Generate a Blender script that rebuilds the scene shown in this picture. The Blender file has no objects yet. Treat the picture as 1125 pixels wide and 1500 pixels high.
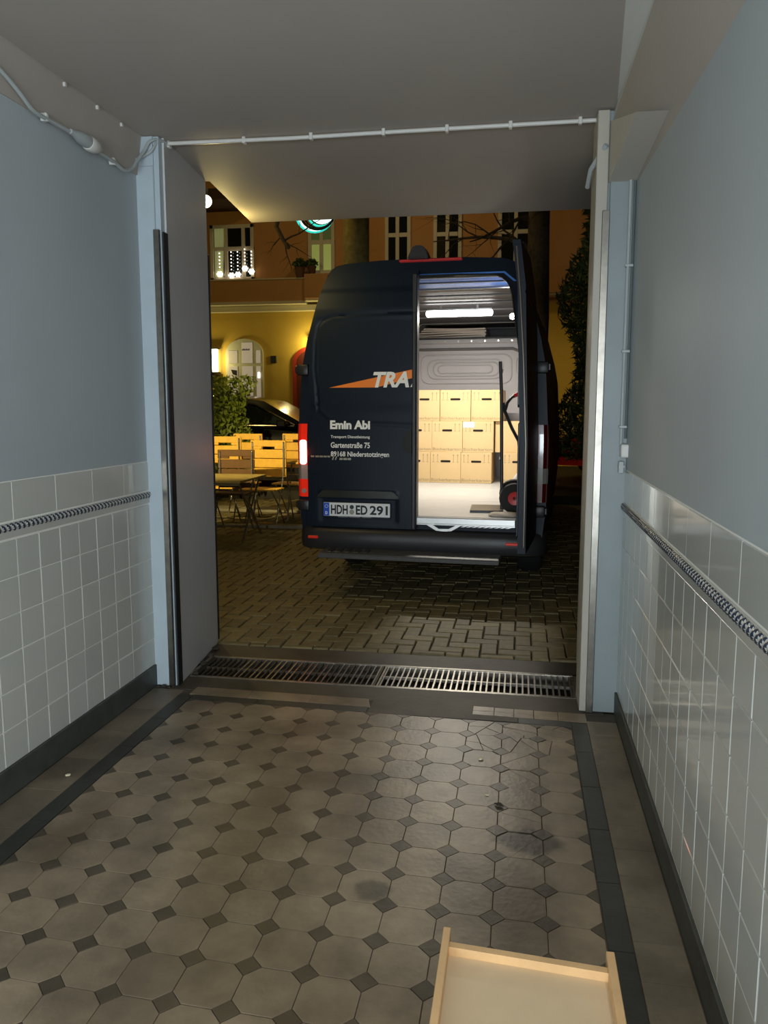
import bpy, bmesh, math, random
from mathutils import Vector, Matrix, Euler
random.seed(7)
S=bpy.context.scene; C=S.collection
R=math.radians; PI=math.pi
# ------------------------------------------------------------ camera
cam=bpy.data.cameras.new('camera'); co=bpy.data.objects.new('camera',cam); C.objects.link(co); S.camera=co
cam.sensor_fit='VERTICAL'; cam.sensor_height=36.0; cam.lens=1170/1500*36.0
cam.clip_start=.05; cam.clip_end=200
co.location=(0,0,1.55); co.rotation_euler=(R(90-7.45),0,R(9.62))
# ------------------------------------------------------------ world, exposure
w=bpy.data.worlds.new('night_sky'); S.world=w; w.use_nodes=True
bg=w.node_tree.nodes['Background']; bg.inputs[0].default_value=(.03,.024,.014,1); bg.inputs[1].default_value=.18
S.view_settings.view_transform='Standard'; S.view_settings.look='None'; S.view_settings.gamma=1; S.view_settings.use_curve_mapping=False
S.view_settings.exposure=0.0
# ------------------------------------------------------------ lights
def light(kind,name,loc,power,color,size=.2,rot=(0,0,0),size_y=None,spread=None,blend=None,angle=None):
    l=bpy.data.lights.new(name,kind); l.energy=power; l.color=color
    if kind=='AREA':
        l.size=size
        if size_y: l.shape='RECTANGLE'; l.size_y=size_y
        if spread: l.spread=spread
    else: l.shadow_soft_size=size
    if kind=='SPOT':
        l.spot_size=angle; l.spot_blend=blend
    o=bpy.data.objects.new(name,l); o.location=loc; o.rotation_euler=rot; C.objects.link(o); return o
# cool passage tube behind the photographer; unseen fill added for the left jamb
light('AREA','passage_tube_light',(-.60,-2.7,1.15),175,(.86,.94,1.0),2.2,(R(93),0,R(3)),.9)
light('AREA','jamb_fill_light',(.45,.2,1.9),24,(.95,.97,1.0),.25,(R(90),0,R(62)),1.2)
# street side
light('POINT','street_lamp_light',(-6.2,11.5,5.6),170,(1.0,.72,.22),.15)
light('POINT','house_lamp_light',(-2.2,5.75,2.86),20,(1.0,.78,.28),.04)
light('SPOT','chair_fill_spot',(-5.2,5.6,3.3),1500,(1.0,.80,.34),.10,(R(72),0,R(-22)),blend=.5,angle=R(42))  # unseen spot added to brighten the folding chairs
light('POINT','street_lamp_light_far',(-2.5,15.5,8.0),110,(1.0,.66,.28),.2)
light('AREA','van_roof_light',(0,0,0),1,(1,1,1))   # placed with the van below
# ------------------------------------------------------------ materials
MT={}
def mat(name,col,rough=.6,metal=0,noise=0,nscale=8,bump=0,bscale=60,emit=None,estr=0,coat=0,trans=0,spec=.5,alpha=1,varobj=0,ior=1.45):
    if name in MT: return MT[name]
    m=bpy.data.materials.new(name); m.use_nodes=True; nt=m.node_tree; b=nt.nodes['Principled BSDF']
    b.inputs['Base Color'].default_value=(*col,1); b.inputs['Roughness'].default_value=rough; b.inputs['Metallic'].default_value=metal
    b.inputs['Coat Weight'].default_value=coat; b.inputs['Coat Roughness'].default_value=.05
    b.inputs['Transmission Weight'].default_value=trans; b.inputs['Specular IOR Level'].default_value=spec; b.inputs['IOR'].default_value=ior
    if emit: b.inputs['Emission Color'].default_value=(*emit,1); b.inputs['Emission Strength'].default_value=estr
    tc=nt.nodes.new('ShaderNodeTexCoord'); last=None
    if noise:
        n=nt.nodes.new('ShaderNodeTexNoise'); n.inputs['Scale'].default_value=nscale; n.inputs['Detail'].default_value=6; n.inputs['Roughness'].default_value=.6
        nt.links.new(tc.outputs['Object'],n.inputs['Vector'])
        mx=nt.nodes.new('ShaderNodeMix'); mx.data_type='RGBA'
        mp=nt.nodes.new('ShaderNodeMapRange'); mp.inputs[1].default_value=.3; mp.inputs[2].default_value=.7
        nt.links.new(n.outputs['Fac'],mp.inputs[0]); nt.links.new(mp.outputs[0],mx.inputs[0])
        mx.inputs[6].default_value=(*[c*(1-noise) for c in col],1); mx.inputs[7].default_value=(*[min(1,c*(1+noise)) for c in col],1)
        last=mx.outputs[2]
    if varobj:
        oi=nt.nodes.new('ShaderNodeObjectInfo'); mr=nt.nodes.new('ShaderNodeMapRange')
        mr.inputs[3].default_value=1-varobj; mr.inputs[4].default_value=1+varobj*.6
        nt.links.new(oi.outputs['Random'],mr.inputs[0])
        vm=nt.nodes.new('ShaderNodeVectorMath'); vm.operation='SCALE'
        if last: nt.links.new(last,vm.inputs[0])
        else: vm.inputs[0].default_value=col
        nt.links.new(mr.outputs[0],vm.inputs['Scale']); last=vm.outputs[0]
    if last: nt.links.new(last,b.inputs['Base Color'])
    if bump:
        n2=nt.nodes.new('ShaderNodeTexNoise'); n2.inputs['Scale'].default_value=bscale; n2.inputs['Detail'].default_value=4
        nt.links.new(tc.outputs['Object'],n2.inputs['Vector'])
        bp=nt.nodes.new('ShaderNodeBump'); bp.inputs['Strength'].default_value=bump; bp.inputs['Distance'].default_value=.01
        nt.links.new(n2.outputs['Fac'],bp.inputs['Height']); nt.links.new(bp.outputs['Normal'],b.inputs['Normal'])
    MT[name]=m; return m
def floor_mat(name,col,varobj,rough):
    """worn cement tile: colour noise plus a stain and darker patches that lie at fixed places on the floor"""
    m=mat(name,col,rough,noise=.22,nscale=5,bump=.12,bscale=45,varobj=varobj)
    nt=m.node_tree; b=nt.nodes['Principled BSDF']; src=b.inputs['Base Color'].links[0].from_socket
    geo=nt.nodes.new('ShaderNodeNewGeometry')
    for n in nt.nodes:
        if n.type=='TEX_NOISE': nt.links.new(geo.outputs['Position'],n.inputs['Vector'])
    wn=nt.nodes.new('ShaderNodeTexNoise'); wn.inputs['Scale'].default_value=9; wn.inputs['Detail'].default_value=5
    nt.links.new(geo.outputs['Position'],wn.inputs['Vector'])
    off=nt.nodes.new('ShaderNodeVectorMath'); off.operation='MULTIPLY_ADD'
    nt.links.new(wn.outputs['Color'],off.inputs[0]); off.inputs[1].default_value=(.14,.14,0); off.inputs[2].default_value=(-.07,-.07,0)
    ad=nt.nodes.new('ShaderNodeVectorMath'); ad.operation='ADD'
    nt.links.new(geo.outputs['Position'],ad.inputs[0]); nt.links.new(off.outputs[0],ad.inputs[1])
    ln=nt.nodes.new('ShaderNodeTexNoise'); ln.inputs['Scale'].default_value=2.3; ln.inputs['Detail'].default_value=7; ln.inputs['Roughness'].default_value=.62
    nt.links.new(geo.outputs['Position'],ln.inputs['Vector'])
    lr=nt.nodes.new('ShaderNodeMapRange'); lr.inputs[1].default_value=.36; lr.inputs[2].default_value=.60; lr.inputs[3].default_value=.62; lr.inputs[4].default_value=1.18
    nt.links.new(ln.outputs['Fac'],lr.inputs[0])
    ls=nt.nodes.new('ShaderNodeVectorMath'); ls.operation='SCALE'; nt.links.new(src,ls.inputs[0]); nt.links.new(lr.outputs[0],ls.inputs['Scale'])
    acc=ls.outputs[0]
    floor_marks=[((.06,2.76),(.13,.11),.88,(.022,.02,.013)),((-.45,2.37),(.07,.06),.7,(.05,.045,.03)),((.08,3.15),(.10,.55),.6,(.055,.036,.018)),
            ((0.02,2.25),(.16,.5),.6,(.05,.034,.018)),((-.95,2.7),(.22,.7),.5,(.07,.045,.025)),((-.95,1.9),(.35,.5),.4,(.07,.05,.03)),((-1.6,2.6),(.12,.35),.35,(.10,.06,.03)),((-.5,1.75),(.2,.35),.35,(.07,.05,.03))]
    for (cx,cy),(rx,ry),amt,sc in floor_marks:
        s=nt.nodes.new('ShaderNodeVectorMath'); s.operation='SUBTRACT'; nt.links.new(ad.outputs[0],s.inputs[0]); s.inputs[1].default_value=(cx,cy,0)
        q=nt.nodes.new('ShaderNodeVectorMath'); q.operation='MULTIPLY'; nt.links.new(s.outputs[0],q.inputs[0]); q.inputs[1].default_value=(1/rx,1/ry,0)
        l=nt.nodes.new('ShaderNodeVectorMath'); l.operation='LENGTH'; nt.links.new(q.outputs[0],l.inputs[0])
        r=nt.nodes.new('ShaderNodeMapRange'); r.interpolation_type='SMOOTHSTEP'; r.inputs[1].default_value=1.15; r.inputs[2].default_value=.55 if rx<.15 and ry<.15 else .1; r.inputs[3].default_value=0; r.inputs[4].default_value=amt
        nt.links.new(l.outputs['Value'],r.inputs[0])
        mx=nt.nodes.new('ShaderNodeMix'); mx.data_type='RGBA'; nt.links.new(r.outputs[0],mx.inputs[0]); nt.links.new(acc,mx.inputs[6]); mx.inputs[7].default_value=(*sc,1); acc=mx.outputs[2]
    nt.links.new(acc,b.inputs['Base Color']); return m
M_oct=floor_mat('worn_octagon_cement',(.245,.19,.125),.16,.40)
M_dia=floor_mat('dark_diamond_cement',(.078,.062,.04),.15,.42)
M_bord=floor_mat('dark_border_cement',(.034,.036,.030),.08,.5)
M_marg=floor_mat('margin_cement',(.17,.14,.098),.08,.5)
M_grout=floor_mat('floor_grout',(.075,.062,.045),0,.8)
M_conc=floor_mat('threshold_concrete',(.062,.052,.038),0,.6)
M_wall=mat('cool_painted_wall',(.40,.45,.47),.55,noise=.05,nscale=1.2,bump=.05,bscale=25)
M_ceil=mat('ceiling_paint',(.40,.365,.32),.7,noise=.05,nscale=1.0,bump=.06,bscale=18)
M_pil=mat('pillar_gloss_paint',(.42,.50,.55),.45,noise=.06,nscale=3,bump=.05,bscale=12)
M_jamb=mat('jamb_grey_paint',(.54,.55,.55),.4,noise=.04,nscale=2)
M_tile=mat('white_glazed_tile',(.52,.53,.49),.17,varobj=.06,coat=.5)
M_tgrout=mat('tile_grout',(.80,.80,.74),.7)
M_skirt=mat('dark_stone_skirting',(.055,.06,.055),.5,noise=.3,nscale=9)
M_ropew=mat('rope_white_glaze',(.50,.50,.46),.15,coat=.4)
M_roped=mat('rope_navy_glaze',(.02,.03,.06),.15,coat=.4)
M_steel=mat('brushed_steel',(.27,.26,.23),.30,1,noise=.15,nscale=20)
M_black=mat('black_rubber',(.008,.008,.008),.6)
M_blackp=mat('black_plastic',(.015,.015,.016),.38)
M_iron=mat('dark_drain_steel',(.33,.31,.27),.35,.9,noise=.3,nscale=30)
M_irond=mat('dirty_drain_steel',(.06,.05,.038),.6,.5,noise=.3,nscale=30)
M_pit=mat('drain_pit',(.015,.013,.01),.9)
M_cable=mat('white_cable_plastic',(.60,.60,.56),.4)
M_grey=mat('grey_conduit',(.36,.40,.40),.4)
M_pav=mat('paver_concrete',(.165,.132,.06),.62,noise=.25,nscale=14,bump=.3,bscale=70,varobj=.25)
M_street=mat('street_bed',(.04,.035,.025),.85,noise=.3,nscale=6)
M_kerb=mat('kerb_stone',(.24,.22,.16),.7,noise=.2,nscale=6)
M_facade=mat('ochre_render',(.55,.36,.06),.85,noise=.05,nscale=2,bump=.1,bscale=14)
M_facu=mat('upper_ochre_render',(.50,.27,.10),.85,noise=.06,nscale=1.5,bump=.1,bscale=14)
M_trim=mat('cream_stone_trim',(.62,.55,.38),.7)
M_wframe=mat('white_window_frame',(.62,.60,.48),.5)
M_pane=mat('dark_window_glass',(.012,.016,.016),.06,spec=.8)
M_paneL=mat('lit_window_pane',(.45,.40,.33),.3,emit=(.62,.52,.40),estr=.32)
M_curt=mat('pale_curtain',(.55,.6,.35),.8,emit=(.5,.55,.25),estr=.16)
M_red=mat('red_door_paint',(.30,.03,.015),.4)
M_van=mat('navy_van_paint',(.002,.008,.018),.42,.0,coat=0,spec=.25)
M_vanin=mat('van_inner_grey',(.50,.48,.49),.5)
M_blue=mat('van_blue_primer_roof',(.02,.17,.62),.35,0,coat=.15)
M_dark=mat('van_dark_trim',(.02,.02,.02),.5)
M_vfloor=mat('van_floor_board',(.46,.46,.45),.4,noise=.06,nscale=6)
M_alu=mat('aluminium',(.62,.62,.60),.28,.9)
M_or=mat('orange_vinyl',(.95,.24,.012),.45)
M_wv=mat('white_vinyl',(.93,.93,.87),.5)
M_plate=mat('plate_white',(.78,.80,.80),.4)
M_plblue=mat('plate_blue',(.01,.09,.55),.4)
M_plblk=mat('plate_black',(.01,.01,.01),.5)
M_tlred=mat('tail_light_red',(.50,.008,.004),.15,coat=.8,emit=(1,.03,.01),estr=.35)
M_tlon=mat('tail_light_lit',(1,.7,.6),.3,emit=(1,.62,.52),estr=3.2)
M_tlclr=mat('tail_light_clear',(.30,.29,.26),.12,coat=.8)
M_refl=mat('red_reflector',(.5,.02,.01),.3,emit=(1,.05,.01),estr=.10)
M_card=mat('cardboard',(.60,.43,.22),.75,noise=.04,nscale=5,varobj=.05)
M_print=mat('cardboard_print',(.30,.24,.13),.8)
M_hole=mat('handle_hole',(.012,.008,.005),.9)
M_led=mat('led_bar_glow',(1,1,1),.4,emit=(1,.98,.94),estr=14)
M_paper=mat('white_paper',(.85,.85,.85),.6)
M_board=mat('flattened_cardboard',(.78,.68,.56),.8)
M_tire=mat('tire_rubber',(.012,.012,.012),.75)
M_redm=mat('red_metal',(.50,.015,.01),.35)
M_yel=mat('yellow_varnished_slat',(.80,.46,.06),.45,noise=.1,nscale=12)
M_brn=mat('brown_slat',(.13,.06,.018),.5,noise=.12,nscale=12)
M_tabtop=mat('olive_table_slat',(.40,.30,.10),.45,noise=.12,nscale=10)
M_galv=mat('galvanised_steel',(.42,.42,.38),.3,.9)
M_leaf=mat('bush_leaf',(.20,.26,.035),.5,varobj=0)
M_leafd=mat('conifer_leaf',(.05,.085,.022),.6)
M_bark=mat('tree_bark',(.07,.05,.03),.9,noise=.35,nscale=18,bump=.6,bscale=30)
M_barko=mat('plane_tree_bark',(.20,.16,.05),.9,noise=.35,nscale=9,bump=.4,bscale=20)
M_carb=mat('black_car_paint',(.004,.004,.005),.2,0,coat=.25,spec=.3)
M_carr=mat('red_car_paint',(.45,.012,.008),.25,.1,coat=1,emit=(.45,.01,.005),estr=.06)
M_chr=mat('chrome',(.75,.75,.72),.12,1)
M_glow=mat('warm_lamp_glow',(1,1,.85),.4,emit=(1,.93,.62),estr=5)
M_bead=mat('bead_glow',(1,.9,.8),.4,emit=(1,.85,.72),estr=3)
M_sign=mat('white_sign_glow',(.9,1,1),.4,emit=(.72,1.0,.96),estr=1.6)
M_teal=mat('teal_sign_glow',(.02,.6,.5),.4,emit=(.03,.75,.62),estr=.9)
M_ply=mat('birch_plywood',(.62,.47,.29),.5,noise=.07,nscale=4)
M_plye=mat('plywood_edge',(.60,.38,.18),.55,noise=.1,nscale=12)
M_dry=mat('dry_leaf',(.36,.17,.04),.7,varobj=.4)
M_litter=mat('pale_litter',(.75,.68,.45),.7)
M_cloth=mat('grey_bundle_cloth',(.50,.48,.47),.9)
# ------------------------------------------------------------ mesh helpers
def new(): return bmesh.new()
def obj(name,bm,m,parent=None,smooth=False):
    me=bpy.data.meshes.new(name); 
    bmesh.ops.recalc_face_normals(bm,faces=bm.faces[:])
    bm.to_mesh(me); bm.free()
    for mm in (m if isinstance(m,(list,tuple)) else [m]): me.materials.append(mm)
    if smooth:
        for p in me.polygons: p.use_smooth=True
        try: me.set_sharp_from_angle(angle=R(40))
        except Exception: pass
    o=bpy.data.objects.new(name,me); C.objects.link(o)
    if parent: o.parent=parent
    return o
def inst(name,me,parent,loc=(0,0,0),rot=None):
    o=bpy.data.objects.new(name,me); C.objects.link(o)
    if parent: o.parent=parent
    o.location=loc
    if rot: o.rotation_euler=rot
    return o
def empty(name,loc=(0,0,0),rz=0,rot=None):
    o=bpy.data.objects.new(name,None); C.objects.link(o); o.location=loc; o.rotation_euler=rot or (0,0,rz); o.empty_display_size=.1; return o
def tag(o,label,cat,group=None):
    o['label']=label; o['category']=cat
    if group: o['group']=group
    return o
def struct(o): o['kind']='structure'; return o
def stuff(o): o['kind']='stuff'; return o
def box(bm,x0,x1,y0,y1,z0,z1,bev=0,mi=0,seg=1):
    vs=[bm.verts.new((x,y,z)) for x in (x0,x1) for y in (y0,y1) for z in (z0,z1)]
    fs=[bm.faces.new([vs[i] for i in f]) for f in ((0,1,3,2),(4,6,7,5),(0,4,5,1),(2,3,7,6),(0,2,6,4),(1,5,7,3))]
    for f in fs: f.material_index=mi
    if bev:
        es=list({e for f in fs for e in f.edges})
        r=bmesh.ops.bevel(bm,geom=es,offset=bev,segments=seg,affect='EDGES',profile=.5)
        for f in r['faces']: f.material_index=mi
def prism(bm,pts,axis,a,b,mi=0):
    """extrude 2D polygon pts along axis from a to b (axis 'x': pts=(y,z); 'y': (x,z); 'z': (x,y))"""
    def P(p,t): return {'x':(t,p[0],p[1]),'y':(p[0],t,p[1]),'z':(p[0],p[1],t)}[axis]
    A=[bm.verts.new(P(p,a)) for p in pts]; B=[bm.verts.new(P(p,b)) for p in pts]; n=len(pts)
    fs=[bm.faces.new(A),bm.faces.new(B[::-1])]+[bm.faces.new((A[i],B[i],B[(i+1)%n],A[(i+1)%n])) for i in range(n)]
    for f in fs: f.material_index=mi
def tube(bm,pts,r,seg=8,mi=0):
    pts=[Vector(p) for p in pts]; n=len(pts); rs=r if isinstance(r,(list,tuple)) else [r]*n; rings=[]; up=None
    for i,p in enumerate(pts):
        t=(pts[min(i+1,n-1)]-pts[max(i-1,0)]).normalized()
        if up is None:
            up=Vector((0,0,1)) if abs(t.z)<.9 else Vector((1,0,0))
        s=t.cross(up).normalized(); up=s.cross(t).normalized()
        rings.append([bm.verts.new(p+s*math.cos(2*PI*k/seg)*rs[i]+up*math.sin(2*PI*k/seg)*rs[i]) for k in range(seg)])
    fs=[]
    for i in range(n-1):
        for k in range(seg):
            fs.append(bm.faces.new((rings[i][k],rings[i][(k+1)%seg],rings[i+1][(k+1)%seg],rings[i+1][k])))
    fs.append(bm.faces.new(rings[0][::-1])); fs.append(bm.faces.new(rings[-1]))
    for f in fs: f.material_index=mi
def cyl(bm,p0,p1,r,seg=16,mi=0): tube(bm,[p0,p1],r,seg,mi)
def lathe(bm,prof,axis='z',seg=20,c=(0,0,0)):
    rings=[]
    for r,h in prof:
        ring=[]
        for k in range(seg):
            a=2*PI*k/seg; x,y=r*math.cos(a),r*math.sin(a)
            v={'z':(x,y,h),'y':(x,h,y),'x':(h,x,y)}[axis]; ring.append(bm.verts.new(Vector(v)+Vector(c)))
        rings.append(ring)
    for i in range(len(rings)-1):
        for k in range(seg): bm.faces.new((rings[i][k],rings[i][(k+1)%seg],rings[i+1][(k+1)%seg],rings[i+1][k]))
    bm.faces.new(rings[0]); bm.faces.new(rings[-1])
def text_obj(name,s,x0,x1,z0,z1,y,m,parent,bold=0,shear=0,depth=.0015,flip=False,fullh=None):
    """text standing in the x-z plane facing -y, fitted to the given rectangle"""
    cu=bpy.data.curves.new(name,'FONT'); cu.body=s; cu.size=1; cu.offset=bold; cu.extrude=.01; cu.resolution_u=3; cu.shear=shear
    t=bpy.data.objects.new(name,cu); C.objects.link(t)
    dg=bpy.context.evaluated_depsgraph_get(); me=bpy.data.meshes.new_from_object(t.evaluated_get(dg)); bpy.data.objects.remove(t)
    xs=[v.co.x for v in me.vertices]; ys=[v.co.y for v in me.vertices]; a,b,c,d=min(xs),max(xs),min(ys),max(ys)
    for v in me.vertices:
        u=(v.co.x-a)/(b-a); q=(v.co.y-c)/(d-c); z=1 if v.co.z>0 else 0
        v.co=(x0+(x1-x0)*u, y-depth*z, z0+(z1-z0)*q)
    me.materials.clear(); me.materials.append(m); me.name=name
    o=bpy.data.objects.new(name,me); C.objects.link(o)
    if parent: o.parent=parent
    return o
# ============================================================ SETTING: passage shell
XL,XR=-1.99,.512
ZC=2.94
bm=new(); box(bm,XL-.30,XL-.008,-3.2,4.10,0,1.262); box(bm,XL-.30,XL-.003,-3.2,4.10,1.262,3.2)
wl=struct(obj('wall_left',bm,[M_wall]))
bm=new(); box(bm,XR+.008,XR+.3,-3.2,4.10,0,1.25); box(bm,XR+.003,XR+.3,-3.2,4.10,1.25,3.2)
wr=struct(obj('wall_right',bm,[M_wall]))
bm=new(); box(bm,-2.3,.82,-3.4,-3.2,0,3.2); struct(obj('wall_back',bm,M_wall))
# street front of the house, left and right of the passage mouth and above it
bm=new(); box(bm,-7,-2.0,4.10,4.90,0,7); struct(obj('wall_front_left',bm,M_jamb))
bm=new(); box(bm,.56,6,4.10,4.90,0,7); struct(obj('wall_front_right',bm,M_jamb))
bm=new(); box(bm,-2.0,.56,4.30,4.90,3.1,7); struct(obj('wall_front_upper',bm,M_jamb))
# grout panels
bm=new(); box(bm,XL-.009,XL-.0035,1.2,4.095,.10,1.262); obj('grout_bed',bm,M_tgrout,wl)
bm=new(); box(bm,XR+.0035,XR+.009,.7,4.08,.10,1.25); obj('grout_bed',bm,M_tgrout,wr)
# wall tiles
def tile_mesh(w,h,t=.007,b=.0025):
    bm=new(); box(bm,-t,0,-w/2,w/2,-h/2,h/2,b); me=bpy.data.meshes.new('wall_tile'); bmesh.ops.recalc_face_normals(bm,faces=bm.faces[:]); bm.to_mesh(me); bm.free(); me.materials.append(M_tile); return me
tmL=tile_mesh(.1505,.1475); tmB=tile_mesh(.303,.153)
rz=random.Random(3)
for k in range(17):
    y=4.117-.0775-.1545*k
    wdt=1
    if y>4.02: y=4.03;
    for r in range(6):
        o=inst('wall_tile',tmL,wl,(XL+rz.uniform(-.0006,.0006),y,.12+.075+.1512*r),(0,rz.uniform(-.004,.004),rz.uniform(-.004,.004)))
for k in range(9):
    inst('border_tile',tmB,wl,(XL,4.09-.152-.305*k,1.181),(0,rz.uniform(-.003,.003),rz.uniform(-.003,.003)))
for k in range(22):
    y=4.075-.0765-.153*k
    for r in range(6):
        inst('wall_tile',tmL,wr,(XR+rz.uniform(-.0006,.0006),y,.12+.075+.1505*r),(0,rz.uniform(-.004,.004),PI+rz.uniform(-.004,.004)))
for k in range(11):
    inst('border_tile',tmB,wr,(XR,4.07-.152-.305*k,1.168),(0,rz.uniform(-.003,.003),PI+rz.uniform(-.003,.003)))
# narrow strip + rope moulding
def rope(side,xw,ya,yb,zc,par):
    s=1 if side=='L' else -1
    bm=new()
    box(bm,min(xw-s*.004,xw+s*.002),max(xw-s*.004,xw+s*.002),ya,yb,zc-.042,zc+.018)
    obj('rope_back_strip',bm,M_ropew,par)
    bm=new(); n=12; pitch=.031; y=ya; N=int((yb-ya)/.0052)
    rings=[]
    for i in range(N+1):
        y=ya+(yb-ya)*i/N; ring=[]
        for k in range(n):
            a=PI*k/(n-1)-PI/2; ph=(y/pitch+a/PI*.75)%1
            r=.0135+.0035*math.sin(ph*2*PI)
            ring.append(bm.verts.new((xw+s*.0+s*r*math.cos(a)*.85,y,zc+r*math.sin(a))))
        rings.append(ring)
    for i in range(N):
        for k in range(n-1):
            f=bm.faces.new((rings[i][k],rings[i][k+1],rings[i+1][k+1],rings[i+1][k])); y=ya+(yb-ya)*(i+.5)/N; a=PI*(k+.5)/(n-1)-PI/2
            ph=(y/pitch+a/PI*.75)%1; f.material_index=1 if ph<.48 else 0
    stuff(obj('rope_moulding',bm,[M_ropew,M_roped],par,True))
rope('L',XL+.001,1.4,4.10,1.078,wl); rope('R',XR-.001,.75,4.08,1.066,wr)
# skirting
bm=new(); box(bm,XL-.01,XL+.008,-3.2,4.10,0,.122,.003); struct(obj('baseboard_left',bm,M_skirt))
bm=new(); box(bm,XR-.008,XR+.01,-3.2,4.08,0,.112,.003); struct(obj('baseboard_right',bm,M_skirt))
# ceiling with overhang slab
bm=new(); box(bm,-2.3,.82,-3.4,4.14,ZC,3.2); ce=struct(obj('ceiling',bm,M_ceil))
bm=new(); prism(bm,[(-2.05,4.14),(.62,4.14),(.62,6.03),(-2.04,6.03),(-1.93,4.92),(-2.05,4.90)],'z',ZC,ZC+.16)
struct(obj('ceiling_overhang',bm,M_ceil))
# slanted band in the ceiling colour below the left ceiling edge
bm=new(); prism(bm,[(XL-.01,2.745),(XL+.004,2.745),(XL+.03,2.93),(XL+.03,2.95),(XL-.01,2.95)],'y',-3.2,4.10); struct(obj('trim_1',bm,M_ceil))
# cove beam on the right
bm=new()
secs=[(4.10,(.408,2.945),(.40,2.885),(.52,2.585)),(2.3,(.255,2.945),(.40,2.85),(.52,2.515)),(-3.2,(.10,2.945),(.40,2.75),(.52,2.42))]
rg=[[bm.verts.new((p[0],y,p[1])) for p in (a,b,c,(.53,2.96))] for y,a,b,c in secs]
for i in range(2):
    for k in range(4): bm.faces.new((rg[i][k],rg[i][(k+1)%4],rg[i+1][(k+1)%4],rg[i+1][k])).material_index=1 if k==0 else 0
bm.faces.new(rg[0]); bm.faces.new(rg[2][::-1]); struct(obj('trim_2',bm,[M_ceil,mat('beam_side_lit',(.58,.60,.57),.6)]))  # side strip coloured lighter, standing in for light falling on it
bm=new(); prism(bm,[(4.10,2.89),(4.10,2.605),(3.13,2.60)],'x',.388,.525); struct(obj('trim_3',bm,mat('beam_wedge_lit',(.56,.53,.46),.6)))  # pale colour of the wedge carries the light on its side
# pillars, steel strips, jambs
bm=new(); box(bm,XL-.05,-1.90,4.06,4.12,.0,2.79,.004); box(bm,-1.905,-1.872,4.075,4.12,.0,2.935); box(bm,XL-.01,-1.9,4.065,4.12,2.79,2.935)
struct(obj('pillar_left',bm,M_pil))
bm=new(); box(bm,-1.908,-1.876,4.052,4.074,.0,2.47,.002); struct(obj('trim_4',bm,M_steel))
bm=new(); box(bm,-1.876,-1.860,4.09,4.13,.0,2.46); box(bm,-1.862,-1.857,4.07,4.12,.0,2.46); struct(obj('trim_5',bm,M_black))
bm=new(); prism(bm,[(-1.862,4.12),(-1.95,4.90),(-2.10,4.90),(-2.05,4.12)],'z',0,ZC+.01); struct(obj('jamb_left',bm,M_jamb))
bm=new(); box(bm,-1.962,-1.947,4.90,4.925,.02,2.5,.002); struct(obj('trim_6',bm,M_black))
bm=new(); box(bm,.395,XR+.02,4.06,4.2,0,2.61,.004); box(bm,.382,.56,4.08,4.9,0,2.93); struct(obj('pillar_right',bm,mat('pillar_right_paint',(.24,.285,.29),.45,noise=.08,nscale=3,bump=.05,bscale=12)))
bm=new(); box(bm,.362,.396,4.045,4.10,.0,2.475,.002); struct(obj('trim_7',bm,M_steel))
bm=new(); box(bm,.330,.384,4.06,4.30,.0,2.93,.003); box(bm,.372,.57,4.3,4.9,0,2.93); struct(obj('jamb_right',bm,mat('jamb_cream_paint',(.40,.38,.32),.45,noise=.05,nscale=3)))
# ============================================================ FLOOR
bm=new(); box(bm,XL-.3,XR+.3,-3.4,4.05,-.10,-.004); fl=struct(obj('floor',bm,M_grout))
SH=lambda x: -.024*(x+1.3)
X0,DX,DY=-1.7175,.16646,.1725
YT=3.852   # far end of pattern at x=-1.3
def poly_tile(name,pts,z0,z1,m,par,inset=.0012):
    cx=sum(p[0] for p in pts)/len(pts); cy=sum(p[1] for p in pts)/len(pts)
    bm=new()
    q=[]
    for x,y in pts:
        d=math.hypot(x-cx,y-cy); f=(d-inset)/d; q.append((x*f+cx*(1-f),y*f+cy*(1-f)))
    A=[bm.verts.new((x-cx,y-cy,z0)) for x,y in q]; B=[bm.verts.new((x-cx,y-cy,z1-.0008)) for x,y in q]
    T=[bm.verts.new(((x-cx)*.985,(y-cy)*.985,z1)) for x,y in q]; n=len(q)
    for i in range(n):
        bm.faces.new((A[i],A[(i+1)%n],B[(i+1)%n],B[i])); bm.faces.new((B[i],B[(i+1)%n],T[(i+1)%n],T[i]))
    bm.faces.new(T)
    o=obj(name,bm,m,par); o.location=(cx,cy,0); return o
rf=random.Random(11)
D=.040  # half diagonal of a diamond
NR=17
# row lines j=0 at far edge going toward camera
def split(poly,px,py,ang):
    nx,ny=math.cos(ang),math.sin(ang); a=[];b=[]
    n=len(poly)
    for i in range(n):
        p,q=poly[i],poly[(i+1)%n]; dp=(p[0]-px)*nx+(p[1]-py)*ny; dq=(q[0]-px)*nx+(q[1]-py)*ny
        (a if dp>=0 else b).append(p)
        if dp*dq<0:
            t=dp/(dp-dq); m=(p[0]+(q[0]-p[0])*t,p[1]+(q[1]-p[1])*t); a.append(m); b.append(m)
    return [s for s in (a,b) if len(s)>=3]
def area(p): return abs(sum(p[i][0]*p[(i+1)%len(p)][1]-p[(i+1)%len(p)][0]*p[i][1] for i in range(len(p))))/2
Y0=3.7045+.1725*.5   # far edge row line at x=-1.3: diamonds at 3.53+...
ROW0=2.838+.1725*6   # 3.873 -> border edge
octmesh=None; diamesh=None
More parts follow.
